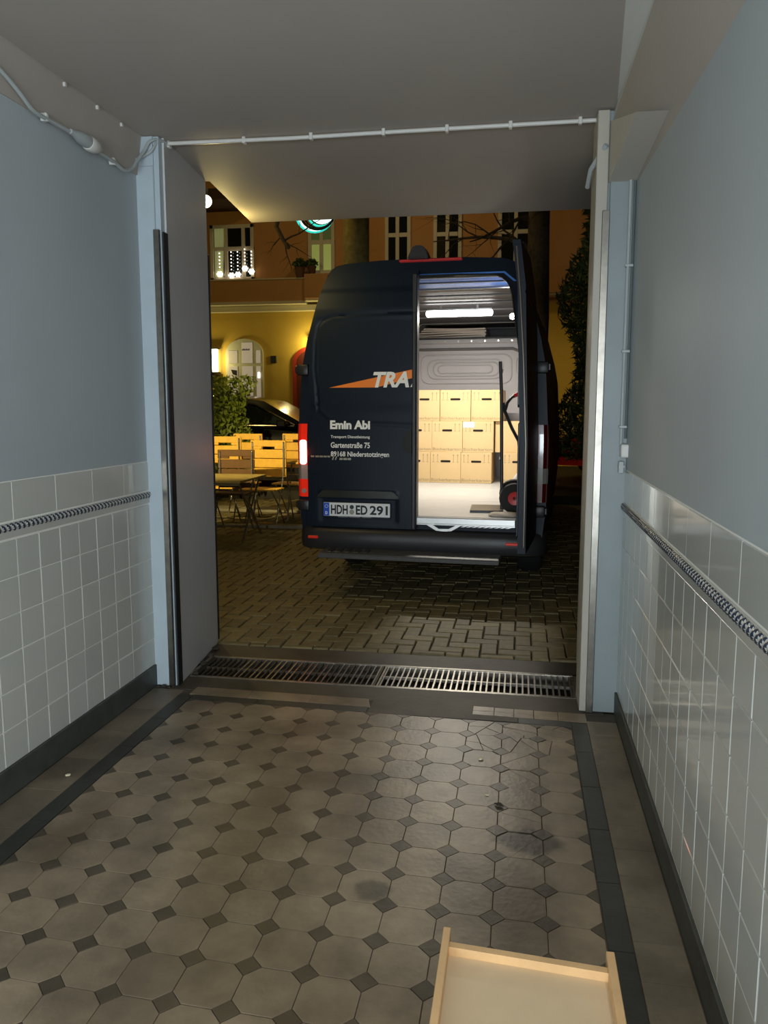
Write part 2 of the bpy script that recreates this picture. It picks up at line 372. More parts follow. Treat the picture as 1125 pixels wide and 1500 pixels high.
for j in range(NR):
    for i in range(12):
        xa,xb=X0+DX*i,X0+DX*(i+1)
        def yy(x,jj): return ROW0-DY*jj+SH(x)
        c=[(xa+D,yy(xa,j)),(xb-D,yy(xb,j)),(xb,yy(xb,j)-D),(xb,yy(xb,j+1)+D),(xb-D,yy(xb,j+1)),(xa+D,yy(xa,j+1)),(xa,yy(xa,j+1)+D),(xa,yy(xa,j)-D)]
        cx=(xa+xb)/2; cy=(yy(xa,j)+yy(xb,j+1))/2
        broken=(i>=9 and i<=11 and j<=2 and not(i==11 and j==2)) or (i==10 and j in (3,5,6)) 
        if broken:
            ps=[c]
            for _ in range(2 if j<2 else 1):
                out=[]
                for p in ps: out+=split(p,cx+rf.uniform(-.04,.04),cy+rf.uniform(-.04,.04),rf.uniform(0,PI))
                ps=out
            for p in ps:
                if area(p)>2e-4:
                    poly_tile('tile_shard',p,-.02,rf.uniform(-.003,.0005),M_oct,fl,.0025)
        else:
            if octmesh is None:
                o=poly_tile('floor_tile',c,-.02,0,M_oct,fl); octmesh=o.data
            else: o=inst('floor_tile',octmesh,fl)
            o.location=(cx,cy,rf.uniform(-.0006,.0006)); o.rotation_euler=(rf.uniform(-.003,.003),rf.uniform(-.003,.003),0)
for j in range(NR):
    for i in range(13):
        x=X0+DX*i; y=ROW0-DY*j+SH(x)
        if j==0 and i in(0,12): continue
        if j==0:   c=[(x-D,y),(x+D,y),(x,y-D)]
        elif i==0: c=[(x,y+D),(x+D,y),(x,y-D)]
        elif i==12: c=[(x,y+D),(x-D,y),(x,y-D)]
        else:
            if diamesh is None:
                o=poly_tile('diamond_tile',[(x-D,y),(x,y+D),(x+D,y),(x,y-D)],-.02,0,M_dia,fl); diamesh=o.data
            else: o=inst('diamond_tile',diamesh,fl)
            o.location=(x,y,rf.uniform(-.0006,.0003)); continue
        poly_tile('diamond_tile',c,-.02,0,M_dia,fl)
# dark border strips (tiles ~ .34 long) and margins
xi,xo=X0-.004,X0-.083
for k in range(9):
    a=3.95-.34*k; b=a-.34
    poly_tile('border_strip_tile',[(xo,b),(xi,b),(xi,a),(xo,a)],-.02,0,M_bord,fl)
xi2,xo2=X0+DX*12+.004,X0+DX*12+.076
for k in range(9):
    a=3.895-.34*k; b=a-.34
    poly_tile('border_strip_tile',[(xi2,b),(xo2,b),(xo2,a),(xi2,a)],-.02,0,M_bord,fl)
yb=lambda x:ROW0+SH(x)
for (a,b) in ((xi,-1.35),(-1.35,-1.0),(-1.0,-.75),(.02,xi2)):
    poly_tile('border_strip_tile',[(a+.002,yb(a)+.004),(b,yb(b)+.004),(b,yb(b)+.072),(a+.002,yb(a)+.072)],-.02,0,M_bord,fl)
for (a,b) in ((-1.75,-1.42),(-1.42,-1.08),(-1.08,-.74)):
    poly_tile('threshold_tile',[(a,yb(a)+.077),(b,yb(b)+.077),(b-(.03 if b==-.74 else 0),yb(b)+.19),(a,yb(a)+.19)],-.02,0,M_oct,fl)
for (a,b) in ((-.21,-.10),(-.10,.0),(.0,.10),(.10,.22),(.22,.36)):
    p=[(a,yb(a)+.077),(b,yb(b)+.077),(b,yb(b)+.19),(a,yb(a)+.19)]
    ps=[p]
    if a<.09:
        out=[]
        for q in ps: out+=split(q,(a+b)/2,yb(a)+.13,rf.uniform(.9,2.2))
        ps=[]
        for q in out: ps+=split(q,(a+b)/2,yb(a)+.13,rf.uniform(-.3,.3)+PI/2)
    for q in ps:
        if area(q)>1e-4: poly_tile('tile_shard' if a<.09 else 'threshold_tile',q,-.02,rf.uniform(-.001,.001),M_oct,fl,.002)
for k in range(18):
    a=3.93-.168*k; b=a-.168
    poly_tile('margin_tile',[(xo2+.002,b),(XR-.01,b),(XR-.01,a),(xo2+.002,a)],-.02,-.0005,M_marg,fl)
for k in range(10):
    a=4.02-.30*k; b=a-.30
    poly_tile('margin_tile',[(XL+.008,b),(xo-.002,b),(xo-.002,a),(XL+.008,a)],-.02,-.0005,M_marg,fl)
# patched concrete between tiles and drain
bm=new(); box(bm,-1.99,.45,4.03,4.235,-.1,-.0015); box(bm,-.74,.02,3.86,4.05,-.1,-.001); box(bm,-1.99,.45,4.625,4.86,-.1,-.002)
struct(obj('floor_threshold',bm,M_conc))
# small rubble at the foot of the left jamb
for k,(x,y,s) in enumerate(((-1.93,4.04,.018),(-1.90,4.03,.012),(-1.965,4.03,.014),(-1.88,4.05,.009),(-1.845,4.28,.02),(-1.87,4.45,.025),(-1.89,4.62,.022),(-1.91,4.75,.025))):
    bm=new(); bmesh.ops.create_icosphere(bm,subdivisions=1,radius=s)
    for v in bm.verts: v.co*=rf.uniform(.7,1.25); v.co.z*=.6
    o=obj('dirt_clump',bm,M_street); o.location=(x,y,s*.35)
    tag(o,['dark crumb of dirt at the foot of the left pillar','smaller dirt crumb beside the left pillar steel strip','dirt crumb in the corner of left skirting and pillar','tiny dirt crumb under the black gap of the left jamb','dark dirt lump where the drain meets the left jamb','dark dirt lump halfway along the left jamb foot','dirt lump at left jamb foot behind the drain','dirt lump at the outer end of the left jamb foot'][k],'dirt','dirt along the left jamb')
# ------------------------------------------------------------ drain
dr=tag(empty('floor_drain',(0,4.43,0)),'long slotted steel drain channel across the passage mouth','drain')
GX0,GX1,GY0,GY1=-1.885,.352,4.236,4.625
bm=new(); box(bm,GX0,GX1,GY0-4.43,GY1-4.43,-.09,-.07); obj('channel_bed',bm,M_pit,dr)
bm=new()
for a,b,c,d in ((GX0,GX1,GY0,GY0+.02),(GX0,GX1,GY1-.02,GY1),(GX0,GX0+.02,GY0,GY1),(GX1-.02,GX1,GY0,GY1)): box(bm,a,b,c-4.43,d-4.43,-.08,.001)
obj('channel_frame',bm,M_iron,dr)
bm=new(); box(bm,-.0045,.0045,GY0+.022-4.43,GY1-.022-4.43,-.016,-.002); bmesh.ops.recalc_face_normals(bm,faces=bm.faces[:]); bme=bpy.data.meshes.new('grate_bar'); bm.to_mesh(bme); bm.free(); bme.materials.append(M_iron); bmd=bme.copy(); bmd.materials.clear(); bmd.materials.append(M_irond)
for g,(a,b) in enumerate(((GX0+.022,-.775),(-.768,GX1-.022))):
    e=empty('drain_grate',(0,0,0)); e.parent=dr
    bm=new()
    for q in (a,b-.012): box(bm,q,q+.012,GY0+.02-4.43,GY1-.02-4.43,-.016,0)
    for q in (GY0+.02,(GY0+GY1)/2-.005,GY1-.03): box(bm,a,b,q-4.43,q+.01-4.43,-.02,-.004 if q!=GY0+.02 else -.001)
    obj('grate_frame',bm,M_iron if g else M_irond,e)
    n=33
    for k in range(n): inst('grate_bar',bme if g or (k>6 and k%3) else bmd,e,(a+.02+(b-a-.04)*k/(n-1)+rf.uniform(-.001,.001),0,0))
# ============================================================ STREET
bm=new(); box(bm,-14,10,4.86,13.2,-.3,-.012); st=struct(obj('street',bm,M_street))
bm=new(); box(bm,-14,10,13.2,20.2,-.3,.13); struct(obj('pavement_far',bm,M_street))
# herringbone interlocking pavers
L,W=.215,.108
cells=[]
ang=R(2)
for i in range(-40,40):
    for j in range(-40,60):
        # herringbone lattice
        bx=i*W+j*W; by=-i*W+j*W
        cells.append((bx,by,0)); 
import itertools
pv=[]
n=0
for i in range(-60,60):
    for j in range(-30,45):
        ox=i*W; oy=i*W+ j*2*L if False else i*W
        pass
# lattice: vectors a=(W,W), b=(2L... ) for 2:1 blocks: horizontal block (L x W) + vertical block (W x L)
for m_ in range(-70,90):
    for n_ in range(-40,40):
        ox=m_*W+n_*2*L; oy=m_*W
        pv.append((ox,oy,ox+L,oy+W)); pv.append((ox-W,oy,ox,oy+L))
vis=[]
for (a,b,c,d) in pv:
    x0,y0,x1,y1=a,b+5.9,c,d+5.9
    cx,cy=(x0+x1)/2,(y0+y1)/2
    if y0<4.865-.0 and y1>4.865: y0=4.866
    if y0<4.86 or y1>13.1: continue
    if y1-y0<.03: continue
    if cx<-5 or cx>2.2: continue
    vis.append((math.hypot(cx+.2,cy),x0,y0,x1,y1))
vis.sort()
rp=random.Random(5); pm={}
def paver(bm,x0,x1,y0,y1,z,g=.004):
    box(bm,x0+g,x1-g,y0+g,y1-g,-.012,z-.006)
    v=[bm.verts.new(p) for p in ((x0+g+.005,y0+g+.005,z),(x1-g-.005,y0+g+.005,z),(x1-g-.005,y1-g-.005,z),(x0+g+.005,y1-g-.005,z))]
    q=[bm.verts.new(p) for p in ((x0+g,y0+g,z-.006),(x1-g,y0+g,z-.006),(x1-g,y1-g,z-.006),(x0+g,y1-g,z-.006))]
    bm.faces.new(v)
    for k in range(4): bm.faces.new((q[k],q[(k+1)%4],v[(k+1)%4],v[k]))
single=[t for t in vis if -2.3<(t[1]+t[3])/2<.9][:296]; sset=set(single)
for t in single:
    _,x0,y0,x1,y1=t; w_,h_=x1-x0,y1-y0; key=(round(w_,3),round(h_,3))
    if key not in pm:
        bm=new(); paver(bm,-w_/2,w_/2,-h_/2,h_/2,.008); me=bpy.data.meshes.new('paver'); bmesh.ops.recalc_face_normals(bm,faces=bm.faces[:]); bm.to_mesh(me); bm.free(); me.materials.append(M_pav); pm[key]=me
    inst('paver',pm[key],st,((x0+x1)/2,(y0+y1)/2,rp.uniform(-.004,.003)),(rp.uniform(-.012,.012),rp.uniform(-.012,.012),rp.uniform(-.01,.01)))
bm=new()
for t in vis:
    if t in sset: continue
    _,x0,y0,x1,y1=t
    if x0<-3.2 and y0<5.5: continue
    z=.008+rp.uniform(-.004,.003); paver(bm,x0,x1,y0,y1,z)
stuff(obj('far_pavers',bm,M_pav,st))
# terrace kerb strips
for k in range(6):
    bm=new(); box(bm,-.48,.48,-.07,.07,0,.05,.01); o=obj('kerb_stone',bm,M_kerb,st); o.location=(-7.6+k*.98,9.85,.0)
for k in range(6):
    bm=new(); box(bm,-.48,.48,-.2,.2,0,.045,.01); o=obj('kerb_stone',bm,M_kerb,st); o.location=(-7.6+k*.98,11.5,.0)
# ============================================================ HOUSE ACROSS THE STREET
FY=20.0
ho=tag(empty('apartment_house',(-3,FY+.2,0)),'ochre rendered house across the street with cream window frames and ledge','building')
def loc(o): o.location=o.location-Vector((-3,FY+.2,0)); return o
def hpart(name,bm,m,par=None):
    o=obj(name,bm,m,par or ho)
    if par is None: loc(o)
    return o
# wall with arched hole is built solid; recesses are shown as framed insets
bm=new(); box(bm,-14,9,FY,FY+.4,0,4.05); hpart('ground_floor_wall',bm,M_facade)
bm=new(); box(bm,-14,9,FY,FY+.4,4.05,10); hpart('upper_wall',bm,M_facu)
bm=new(); box(bm,-14,-5.3,FY-.30,FY,4.18,4.70); hpart('balcony_parapet',bm,M_facu)
bm=new(); box(bm,-14,-5.3,FY-.36,FY,4.10,4.18,.01); box(bm,-14,-4,FY-.18,FY,3.95,4.10,.01); hpart('stone_ledge',bm,M_trim)
bm=new(); box(bm,-14,-5.3,FY-.33,FY-.27,4.70,4.74,.01); hpart('parapet_cap',bm,M_trim)
bm=new(); box(bm,-5.3,9,FY-.45,FY,4.22,4.80); hpart('bay_parapet',bm,M_facu)
bm=new(); box(bm,-5.3,9,FY-.4,FY,4.16,4.23,.01); hpart('bay_ledge',bm,M_trim)
def window(x0,x1,z0,z1,cols,zt,m_up,m_lo,label,y=FY):
    f=empty('window',(0,0,0)); f.parent=ho; loc(f); f['label']=label
    fw=.09
    bm=new()
    for a,b,c,d in ((x0,x1,z1-fw,z1),(x0,x1,z0,z0+fw),(x0,x0+fw,z0,z1),(x1-fw,x1,z0,z1)): box(bm,a,b,y-.07,y+.0,c,d,.008)
    obj('window_frame',bm,M_wframe,f)
    bm=new(); box(bm,x0,x1,y-.06,y-.005,zt-.05,zt+.05,.006); obj('transom',bm,M_wframe,f)
    xs=[x0]+cols+[x1]
    for c in cols:
        bm=new(); box(bm,c-.045,c+.045,y-.065,y-.005,z0,z1,.006); obj('mullion',bm,M_wframe,f)
    for a,b in zip(xs[:-1],xs[1:]):
        for (c,d,mm) in ((z0,zt,m_lo),(zt,z1,m_up)):
            bm=new(); box(bm,a+.03,b-.03,y-.02,y-.008,c+.03,d-.03); obj('pane',bm,mm,f)
    bm=new(); box(bm,x0-.12,x1+.12,y-.12,y+.0,z0-.09,z0-.0,.01); obj('sill',bm,M_trim,f)
    return f
w1=window(-7.86,-6.70,4.74,6.12,[-7.44,-6.98],5.53,M_pane,M_pane,'three light window with hanging lights')
bm=new(); 
for k in range(6): cyl(bm,(-7.73+.035*k,FY-.03,4.84),(-7.73+.045*k,FY-.03,6.05),.022,8)
obj('curtain',bm,M_curt,w1)
window(-5.30,-4.62,4.85,6.9,[-4.96],5.62,mat('greenish_pane',(.05,.08,.04),.2,emit=(.30,.38,.10),estr=.10),mat('green_lit_pane',(.2,.26,.08),.3,emit=(.42,.48,.12),estr=.35),'greenish lit window')
window(-3.36,-2.72,4.95,6.9,[-3.05],5.72,M_pane,M_pane,'dark window in white frame')
window(-2.17,-1.48,4.95,6.9,[-1.83],5.70,M_pane,M_pane,'dark window in white frame beside the roof aerial')
window(-.62,.20,4.95,6.9,[-.20],5.70,M_pane,M_pane,'dark window behind bare branches')
bm=new(); box(bm,-14,-6.5,FY-1.2,FY,6.45,6.7); hpart('upper_balcony',bm,mat('dark_wood_balcony',(.06,.03,.012),.8))
# arched ground floor window
def arch_pts(x0,x1,z0,z1,n=12,flat=.75):
    r=(x1-x0)/2; cx=(x0+x1)/2; zs=z1-r*flat
    return [(x1,z0),(x1,zs)]+[(cx+r*math.cos(PI*k/n),zs+r*flat*math.sin(PI*k/n)) for k in range(1,n)]+[(x0,zs),(x0,z0)]
aw=empty('arched_window',(0,0,0)); aw.parent=ho; loc(aw)
bm=new(); prism(bm,arch_pts(-7.52,-6.52,1.6,3.30),'y',FY-.05,FY+.01); obj('window_frame',bm,M_wframe,aw)
for a,b in ((-7.44,-7.20),(-7.08,-6.80),(-6.70,-6.59)):
    for c,d in ((1.7,2.60),(2.68,3.0 if a<-7.3 or a>-6.8 else 3.20)):
        bm=new(); box(bm,a,b,FY-.062,FY-.048,c,d,.004); obj('pane',bm,M_paneL,aw)
bm=new()
for q in range(6): box(bm,-7.07+.035*q,-7.045+.035*q,FY-.066,FY-.063,3.0,3.035+.012*(q%2))
obj('window_decal',bm,M_plblk,aw)
bm=new(); prism(bm,[(-7.38,2.52),(-7.22,2.50),(-7.22,2.36),(-7.33,2.40)],'y',FY-.07,FY-.063); obj('dark_fish_decal',bm,M_plblk,aw)
bm=new(); box(bm,-6.66,-6.60,FY-.09,FY-.062,2.30,2.45,.015); obj('small_inner_lamp',bm,M_bead,aw)
# vent, red arched door
bm=new(); box(bm,-6.33,-6.17,FY-.04,FY+.0,2.68,2.86,.01); hpart('wall_vent',bm,M_plblk)
bm=new(); prism(bm,arch_pts(-5.74,-4.64,.13,3.10,flat=.7),'y',FY-.06,FY+.01); rd=hpart('red_arched_door',bm,M_red)
bm=new(); prism(bm,arch_pts(-5.62,-4.76,.2,3.0,flat=.7),'y',FY-.07,FY-.055); obj('door_leaf',bm,mat('dark_red_wood',(.10,.015,.01),.5),rd)
# wall lanterns
def lantern(label,x,z,w_,h_,pw,bx=.1):
    t=tag(empty('wall_lantern',(x,FY-.02,z)),label,'lamp')
    bm=new(); box(bm,-w_/2,w_/2,-.14,-.04,-h_/2,h_/2,.02); obj('lamp_glass',bm,M_glow,t)
    bm=new(); box(bm,-w_/2-.03,w_/2+.03,-.16,0,h_/2,h_/2+.03,.005); box(bm,-w_/2-.03,w_/2+.03,-.16,0,-h_/2-.03,-h_/2,.005); box(bm,-.04,.04,-.04,.02,-h_/2,h_/2); obj('lamp_housing',bm,M_plblk,t)
    light('POINT','lantern_light',(x,FY-.35,z),pw,(1,.86,.32),.08)
    return t
ln=lantern('bright square menu lantern left of the arched window',-7.86,2.75,.30,.58,22)
bm=new(); box(bm,-.10,.0,-.150,-.142,-.12,.14); obj('menu_card',bm,mat('grey_card',(.4,.4,.38),.7),ln)
lantern('small wall lamp beside the red arched door',-5.20,3.15,.16,.24,26)
# hanging bead lights in the upper window
px=[-7.60,-7.29,-7.12,-6.93,-6.76]; tops=[5.42,5.44,5.44,5.50,5.44]; bots=[4.86,4.82,4.84,4.98,4.90]
names=['leftmost string of glowing beads hanging in the three light window','second string of glowing beads from the left in the window','middle string of glowing beads in the three light window','fourth string of glowing beads, hanging a little higher','rightmost string of glowing beads in the three light window']
for x,a,b,nm in zip(px,tops,bots,names):
    t=tag(empty('bead_light',(x,FY-.10,a)),nm,'light','bead lights in the upper window')
    bm=new(); z=0
    k=0
    while z>-(a-b)+.14:
        bmesh.ops.create_icosphere(bm,subdivisions=1,radius=.017,matrix=Matrix.Translation((0,0,z))); z-=.085
    obj('bead_string',bm,M_bead,t)
    bm=new(); 
    for q in range(7):
        aa=2*PI*q/6; bmesh.ops.create_icosphere(bm,subdivisions=1,radius=.026 if q<6 else .036,matrix=Matrix.Translation((0 if q==6 else .06*math.cos(aa),0,-(a-b)+.05+(0 if q==6 else .05*math.sin(aa)))))
    obj('bulb_cluster',bm,M_bead,t)
# flower pots on the bay ledge
def pot(x,y,z,s,label,seed):
    t=tag(empty('flower_pot',(x,y,z)),label,'plant pot')
    bm=new(); lathe(bm,[(.07*s,0),(.10*s,.16*s),(.11*s,.16*s),(.11*s,.19*s)],'z',14); obj('pot',bm,mat('dark_terracotta',(.10,.04,.02),.8),t)
    r=random.Random(seed); bm=new()
    for k in range(160):
        d=Vector((r.gauss(0,1),r.gauss(0,1),abs(r.gauss(0,1)))).normalized()*r.uniform(.05,.15)*s+Vector((0,0,.22*s)); leafq(bm,d,.05*s,r)
    stuff(obj('foliage',bm,M_leafd,t))
def leafq(bm,c,s,r,asp=.45):
    a=Vector((r.gauss(0,1),r.gauss(0,1),r.gauss(0,1))).normalized(); b=a.cross(Vector((r.gauss(0,1),r.gauss(0,1),r.gauss(0,1)))).normalized()
    n=a.cross(b)*s*.12
    vs=[bm.verts.new(c-a*s),bm.verts.new(c+b*s*asp+n),bm.verts.new(c+a*s),bm.verts.new(c-b*s*asp+n)]
    bm.faces.new((vs[0],vs[1],vs[2])); bm.faces.new((vs[0],vs[2],vs[3]))
pot(-5.45,FY-.30,4.80-.06,1.25,'bushy dark potted plant left on the bay ledge',1)
pot(-5.12,FY-.36,4.80,1.0,'smaller dark potted plant right on the bay ledge',2)
# ============================================================ TREES
def branch(bm,p,d,r,l,n,rr,depth=0):
    pts=[Vector(p)]; rs=[r]; dd=Vector(d).normalized()
    for i in range(n):
        dd=(dd+Vector((rr.gauss(0,.22),rr.gauss(0,.12),rr.gauss(0,.22)))).normalized(); pts.append(pts[-1]+dd*l/n); rs.append(r*(1-.8*(i+1)/n))
    tube(bm,pts,rs,6)
    if depth<2:
        for i in range(1,n):
            if rr.random()<.8:
                branch(bm,pts[i],dd+Vector((rr.gauss(0,.8),rr.gauss(0,.3),rr.gauss(0,.8))),rs[i]*.55,l*.55,max(3,n-2),rr,depth+1)
t=tag(empty('bare_tree',(.245,14.7,.12)),'tall dark bare tree trunk rising behind the right side of the van','tree')
rr=random.Random(2)
bm=new(); tube(bm,[(0,0,-.05),(.0,0,.4),(-.01,.0,1.5),(.02,.0,3),(.0,.0,4.5),(.05,0,9)],[.3,.23,.21,.20,.19,.13],14); obj('trunk',bm,M_bark,t,True)
bm=new(); branch(bm,(-.05,0,4.1),(-1,.1,.28),.05,1.9,7,rr); branch(bm,(-.05,0,4.7),(-1,-.1,-.05),.045,1.5,6,rr); obj('branches',bm,M_bark,t)
t=tag(empty('plane_tree',(-2.66,12.85,.0)),'pale olive lit tree trunk rising behind the left of the van roof','tree')
bm=new(); tube(bm,[(0,0,-.05),(0,0,.5),(.02,0,2.5),(.04,0,4.5),(.0,0,7.5)],[.30,.235,.22,.205,.18],16); obj('trunk',bm,M_barko,t,True)
bm=new(); tube(bm,[(-.05,.05,6.0),(-.7,.1,5.4),(-1.22,.15,4.87),(-1.32,.15,4.47),(-1.2,.15,4.24),(-1.11,.15,4.12)],[.10,.08,.05,.04,.035,.03],8)
branch(bm,(-1.2,.15,4.24),(1,0,.45),.02,.7,5,rr,1); branch(bm,(-1.17,.15,4.17),(.3,0,-1),.015,.45,5,rr,1); branch(bm,(-1.22,.15,4.32),(-1,0,-.3),.014,.4,5,rr,1); branch(bm,(-1.17,.15,4.22),(.8,0,-.4),.012,.5,5,rr,1)
obj('branches',bm,M_bark,t,True)
# conifer on the right
def foliage_tree(name,label,x,y,z0,z1,rx,n,s,m,seed,shape,trunk_r,asp=.22,ry=None):
    t=tag(empty(name,(x,y,0)),label,'tree' if 'conifer' in name else 'bush'); r=random.Random(seed); bm=new()
    for k in range(n):
        h=r.random(); rad=rx*shape(h)*math.sqrt(r.random()); a=r.random()*2*PI
        leafq(bm,Vector((rad*math.cos(a),rad*math.sin(a)*((ry or rx)/rx),z0+(z1-z0)*h)),s*r.uniform(.6,1.3),r,asp)
    stuff(obj('foliage',bm,m,t))
    bm=new(); tube(bm,[(0,0,0),(0.02,0,z0+(z1-z0)*.5),(0,0,z1*.92)],[trunk_r,trunk_r*.6,trunk_r*.15],8)
    for k in range(10):
        h=r.uniform(.1,.8); a=r.random()*2*PI; zz=z0+(z1-z0)*h; R_=rx*shape(h)*.8
        tube(bm,[(0,0,zz*.85),(R_*.5*math.cos(a),R_*.5*math.sin(a),zz),(R_*math.cos(a),R_*math.sin(a),zz+.08)],[trunk_r*.3,trunk_r*.2,trunk_r*.08],5)
    obj('stems',bm,M_bark,t); return t
foliage_tree('conifer_tree','tall dark conifer beside the right jamb with the ochre wall behind it',1.42,13.95,.7,7.2,.95,17000,.10,M_leafd,4,lambda h:(.55+.45*math.sin(h*9+1)**2)*(1.1-h*.45),.09)
foliage_tree('garden_bush','yellow green leafy bush in a planter behind the folding chairs',-4.78,12.75,.3,2.06,.60,3000,.05,M_leaf,8,lambda h:.75+.25*math.sin(h*7),.03,.5,.35)
# ============================================================ CARS
def car(name,label,x,y,z,dirn,paint,sc=1,rz=0):
    t=tag(empty(name,(x,y,z),0),label,'car'); t.scale=(dirn*sc,sc,sc); t.rotation_euler=(0,0,rz)
    # side profile (x forward)
    low=[(-2.2,.35),(-2.25,.6),(-2.2,.95),(-1.9,1.05),(.55,1.02),(1.4,.93),(2.0,.80),(2.2,.6),(2.2,.32),(-.5,.22)]
    W2=.90
    def loft(prof,ws,name,m,par):
        bm=new(); R0=[]
        for yy_,sx in ws:
            cx=sum(p[0] for p in prof)/len(prof); cz=.35
            R0.append([bm.verts.new((cx+(p[0]-cx)*sx,yy_,cz+(p[1]-cz)*(sx*.5+.5))) for p in prof])
        n=len(prof)
        for i in range(len(R0)-1):
            for k in range(n): bm.faces.new((R0[i][k],R0[i][(k+1)%n],R0[i+1][(k+1)%n],R0[i+1][k]))
        bm.faces.new(R0[0]); bm.faces.new(R0[-1][::-1]); return obj(name,bm,m,par,True)
    body=loft(low,[(-W2,.94),(-W2+.06,.985),(-.6,1),(.6,1),(W2-.06,.985),(W2,.94)],'body',paint,t)
    # greenhouse
    top=[(-1.95,1.02),(-1.55,1.40),(-1.0,1.53),(-.2,1.56),(.45,1.46),(1.30,1.0)]
    bm=new(); R0=[]
    for yy_,f in ((-.84,0),(-.66,1),(-.55,1.02),(.55,1.02),(.66,1),(.84,0)):
        R0.append([bm.verts.new((p[0]*(.97 if f else 1),yy_ if f else yy_,(1.0+(p[1]-1.0)*f*1.0) if f else (1.0+(p[1]-1.0)*.02))) for p in top])
    n=len(top)
    for i in range(5):
        for k in range(n-1): bm.faces.new((R0[i][k],R0[i][k+1],R0[i+1][k+1],R0[i+1][k]))
    obj('roof',bm,paint,t,True)
    for s in (-1,1):
        for nm,pts in (('side_window',[(-1.45,1.08),(-1.25,1.34),(-.45,1.42),(-.45,1.08)]),('side_window',[(-.38,1.08),(-.38,1.42),(.25,1.38),(.95,1.08)])):
            bm=new(); vs=[]
            for off in (0,.012):
                vs.append([bm.verts.new((p[0],s*(.84-(.18)*((p[1]-1.0)/.55)+.004+off),p[1])) for p in pts])
            k_=len(pts)
            bm.faces.new(vs[0]); bm.faces.new(vs[1])
            for q in range(k_): bm.faces.new((vs[0][q],vs[0][(q+1)%k_],vs[1][(q+1)%k_],vs[1][q]))
            obj(nm,bm,M_pane,t)
        bm=new(); tube(bm,[(-1.5,s*.82,1.07),(-1.28,s*.735,1.38),(-.45,s*.70,1.455),(.28,s*.715,1.41),(1.02,s*.825,1.06)],.012,6)
        tube(bm,[(-1.5,s*.855,1.055),(1.02,s*.855,1.045)],.012,6); obj('window_trim',bm,M_chr,t)
        bm=new(); box(bm,.75,.92,s*.86 if s>0 else s*1.02,s*1.02 if s>0 else s*.86,1.02,1.15,.03,seg=2); obj('wing_mirror',bm,paint,t)
        for xw in (-1.35,1.35):
            wh=bm=new(); lathe(bm,[(.20,-.1),(.31,-.1),(.33,-.06),(.33,.06),(.31,.1),(.2,.1)],'y',20,(xw,s*.84,.33)); wo=obj('wheel',bm,M_tire,t,True)
            bm=new(); lathe(bm,[(.02,.0),(.2,-.01),(.2,.02),(.02,.03)],'y',14,(xw,s*.94,.33)); obj('wheel_rim',bm,M_galv,wo)
        bm=new(); box(bm,-2.0,1.6,s*.895 if s>0 else s*.915,s*.915 if s>0 else s*.895,.72,.745); obj('side_trim',bm,M_chr,t)
    bm=new(); box(bm,2.02,2.2,-.8,-.45,.62,.74,.03); box(bm,2.02,2.2,.45,.8,.62,.74,.03); obj('headlight',bm,M_tlclr,t)
    bm=new(); box(bm,-2.26,-2.1,-.85,-.5,.75,.95,.03); box(bm,-2.26,-2.1,.5,.85,.75,.95,.03); obj('rear_light',bm,M_tlred,t)
    return t
car('black_car','glossy black parked car behind the bush and yellow chairs',-5.0,14.6,.13,1,M_carb,1.05)
car('red_car','red parked car half hidden behind the conifer at right',3.05,16.2,.13,-1,M_carr,1.12)
# ============================================================ FOLDING CHAIRS, TABLES
def chair(label,x,y,z,rz,m,nsl=3,h=1.05,w_=.44,tilt=0,group='folding beer garden chairs on the terrace'):
    t=tag(empty('folding_chair',(x,y,0),rz),label,'chair',group)
    sh=.115
    for k in range(nsl):
        bm=new(); zc=h-sh/2-k*(sh+.008)
        # slat with a hand slot in the top one
        if k==0:
            box(bm,-w_/2,w_/2,-.012,.012,zc-sh/2+.03,zc+sh/2,.006); box(bm,-w_/2,-.09,-.012,.012,zc-sh/2,zc-sh/2+.032,.004); box(bm,.09,w_/2,-.012,.012,zc-sh/2,zc-sh/2+.032,.004)
        else: box(bm,-w_/2,w_/2,-.012,.012,zc-sh/2,zc+sh/2,.006)
        o=obj('back_slat',bm,m,t); o.location=(0,0,0)
    for s in (-1,1):
        bm=new(); xx=s*(w_/2-.03)
        tube(bm,[(xx,-.02,h-.02),(xx,-.03,h-.4),(xx-s*.0,-.12,.45),(xx,-.34,.0)],.009,8); obj('back_rail',bm,M_galv,t,True)
        bm=new(); tube(bm,[(xx*.9,-.42,.50),(xx*.9,-.2,.3),(xx*.9,.05,.0)],.009,8); obj('leg',bm,M_galv,t,True)
        for k in range(nsl):
            for dz in (.03,-.03):
                bm=new(); bmesh.ops.create_icosphere(bm,subdivisions=1,radius=.010,matrix=Matrix.Translation((xx,-.022,h-sh/2-k*(sh+.008)+dz))); o=obj('bolt',bm,M_chr,t)
    for k in range(5):
        bm=new(); yk=-.10-.075*k; box(bm,-w_/2,w_/2,yk-.032,yk+.032,.485,.505,.005); obj('seat_slat',bm,m,t)
    bm=new(); tube(bm,[(-w_/2+.03,-.03,.60),(w_/2-.03,-.03,.60)],.007,6); obj('crossbar',bm,M_galv,t)
    bm=new(); tube(bm,[(-w_/2+.03,-.30,.08),(w_/2-.03,-.30,.08)],.007,6); obj('crossbar',bm,M_galv,t)
    return t
chair('yellow folding chair, metal rails and legs facing the passage, right of the brown one',-3.29,10.22,.05,R(-4),M_yel,4,1.12,.50)
chair('dark brown folding chair behind the olive table, its back turned away',-3.55,9.70,.05,R(3),M_brn,4,1.02,.48)
chair('yellow folding chair at far left behind the brown chair',-3.96,10.40,.05,R(2),M_yel,3,1.16,.46)
chair('orange yellow folding chair seen in the gap between two yellow backs',-3.83,10.97,.05,R(-3),M_yel,3,1.18,.44)
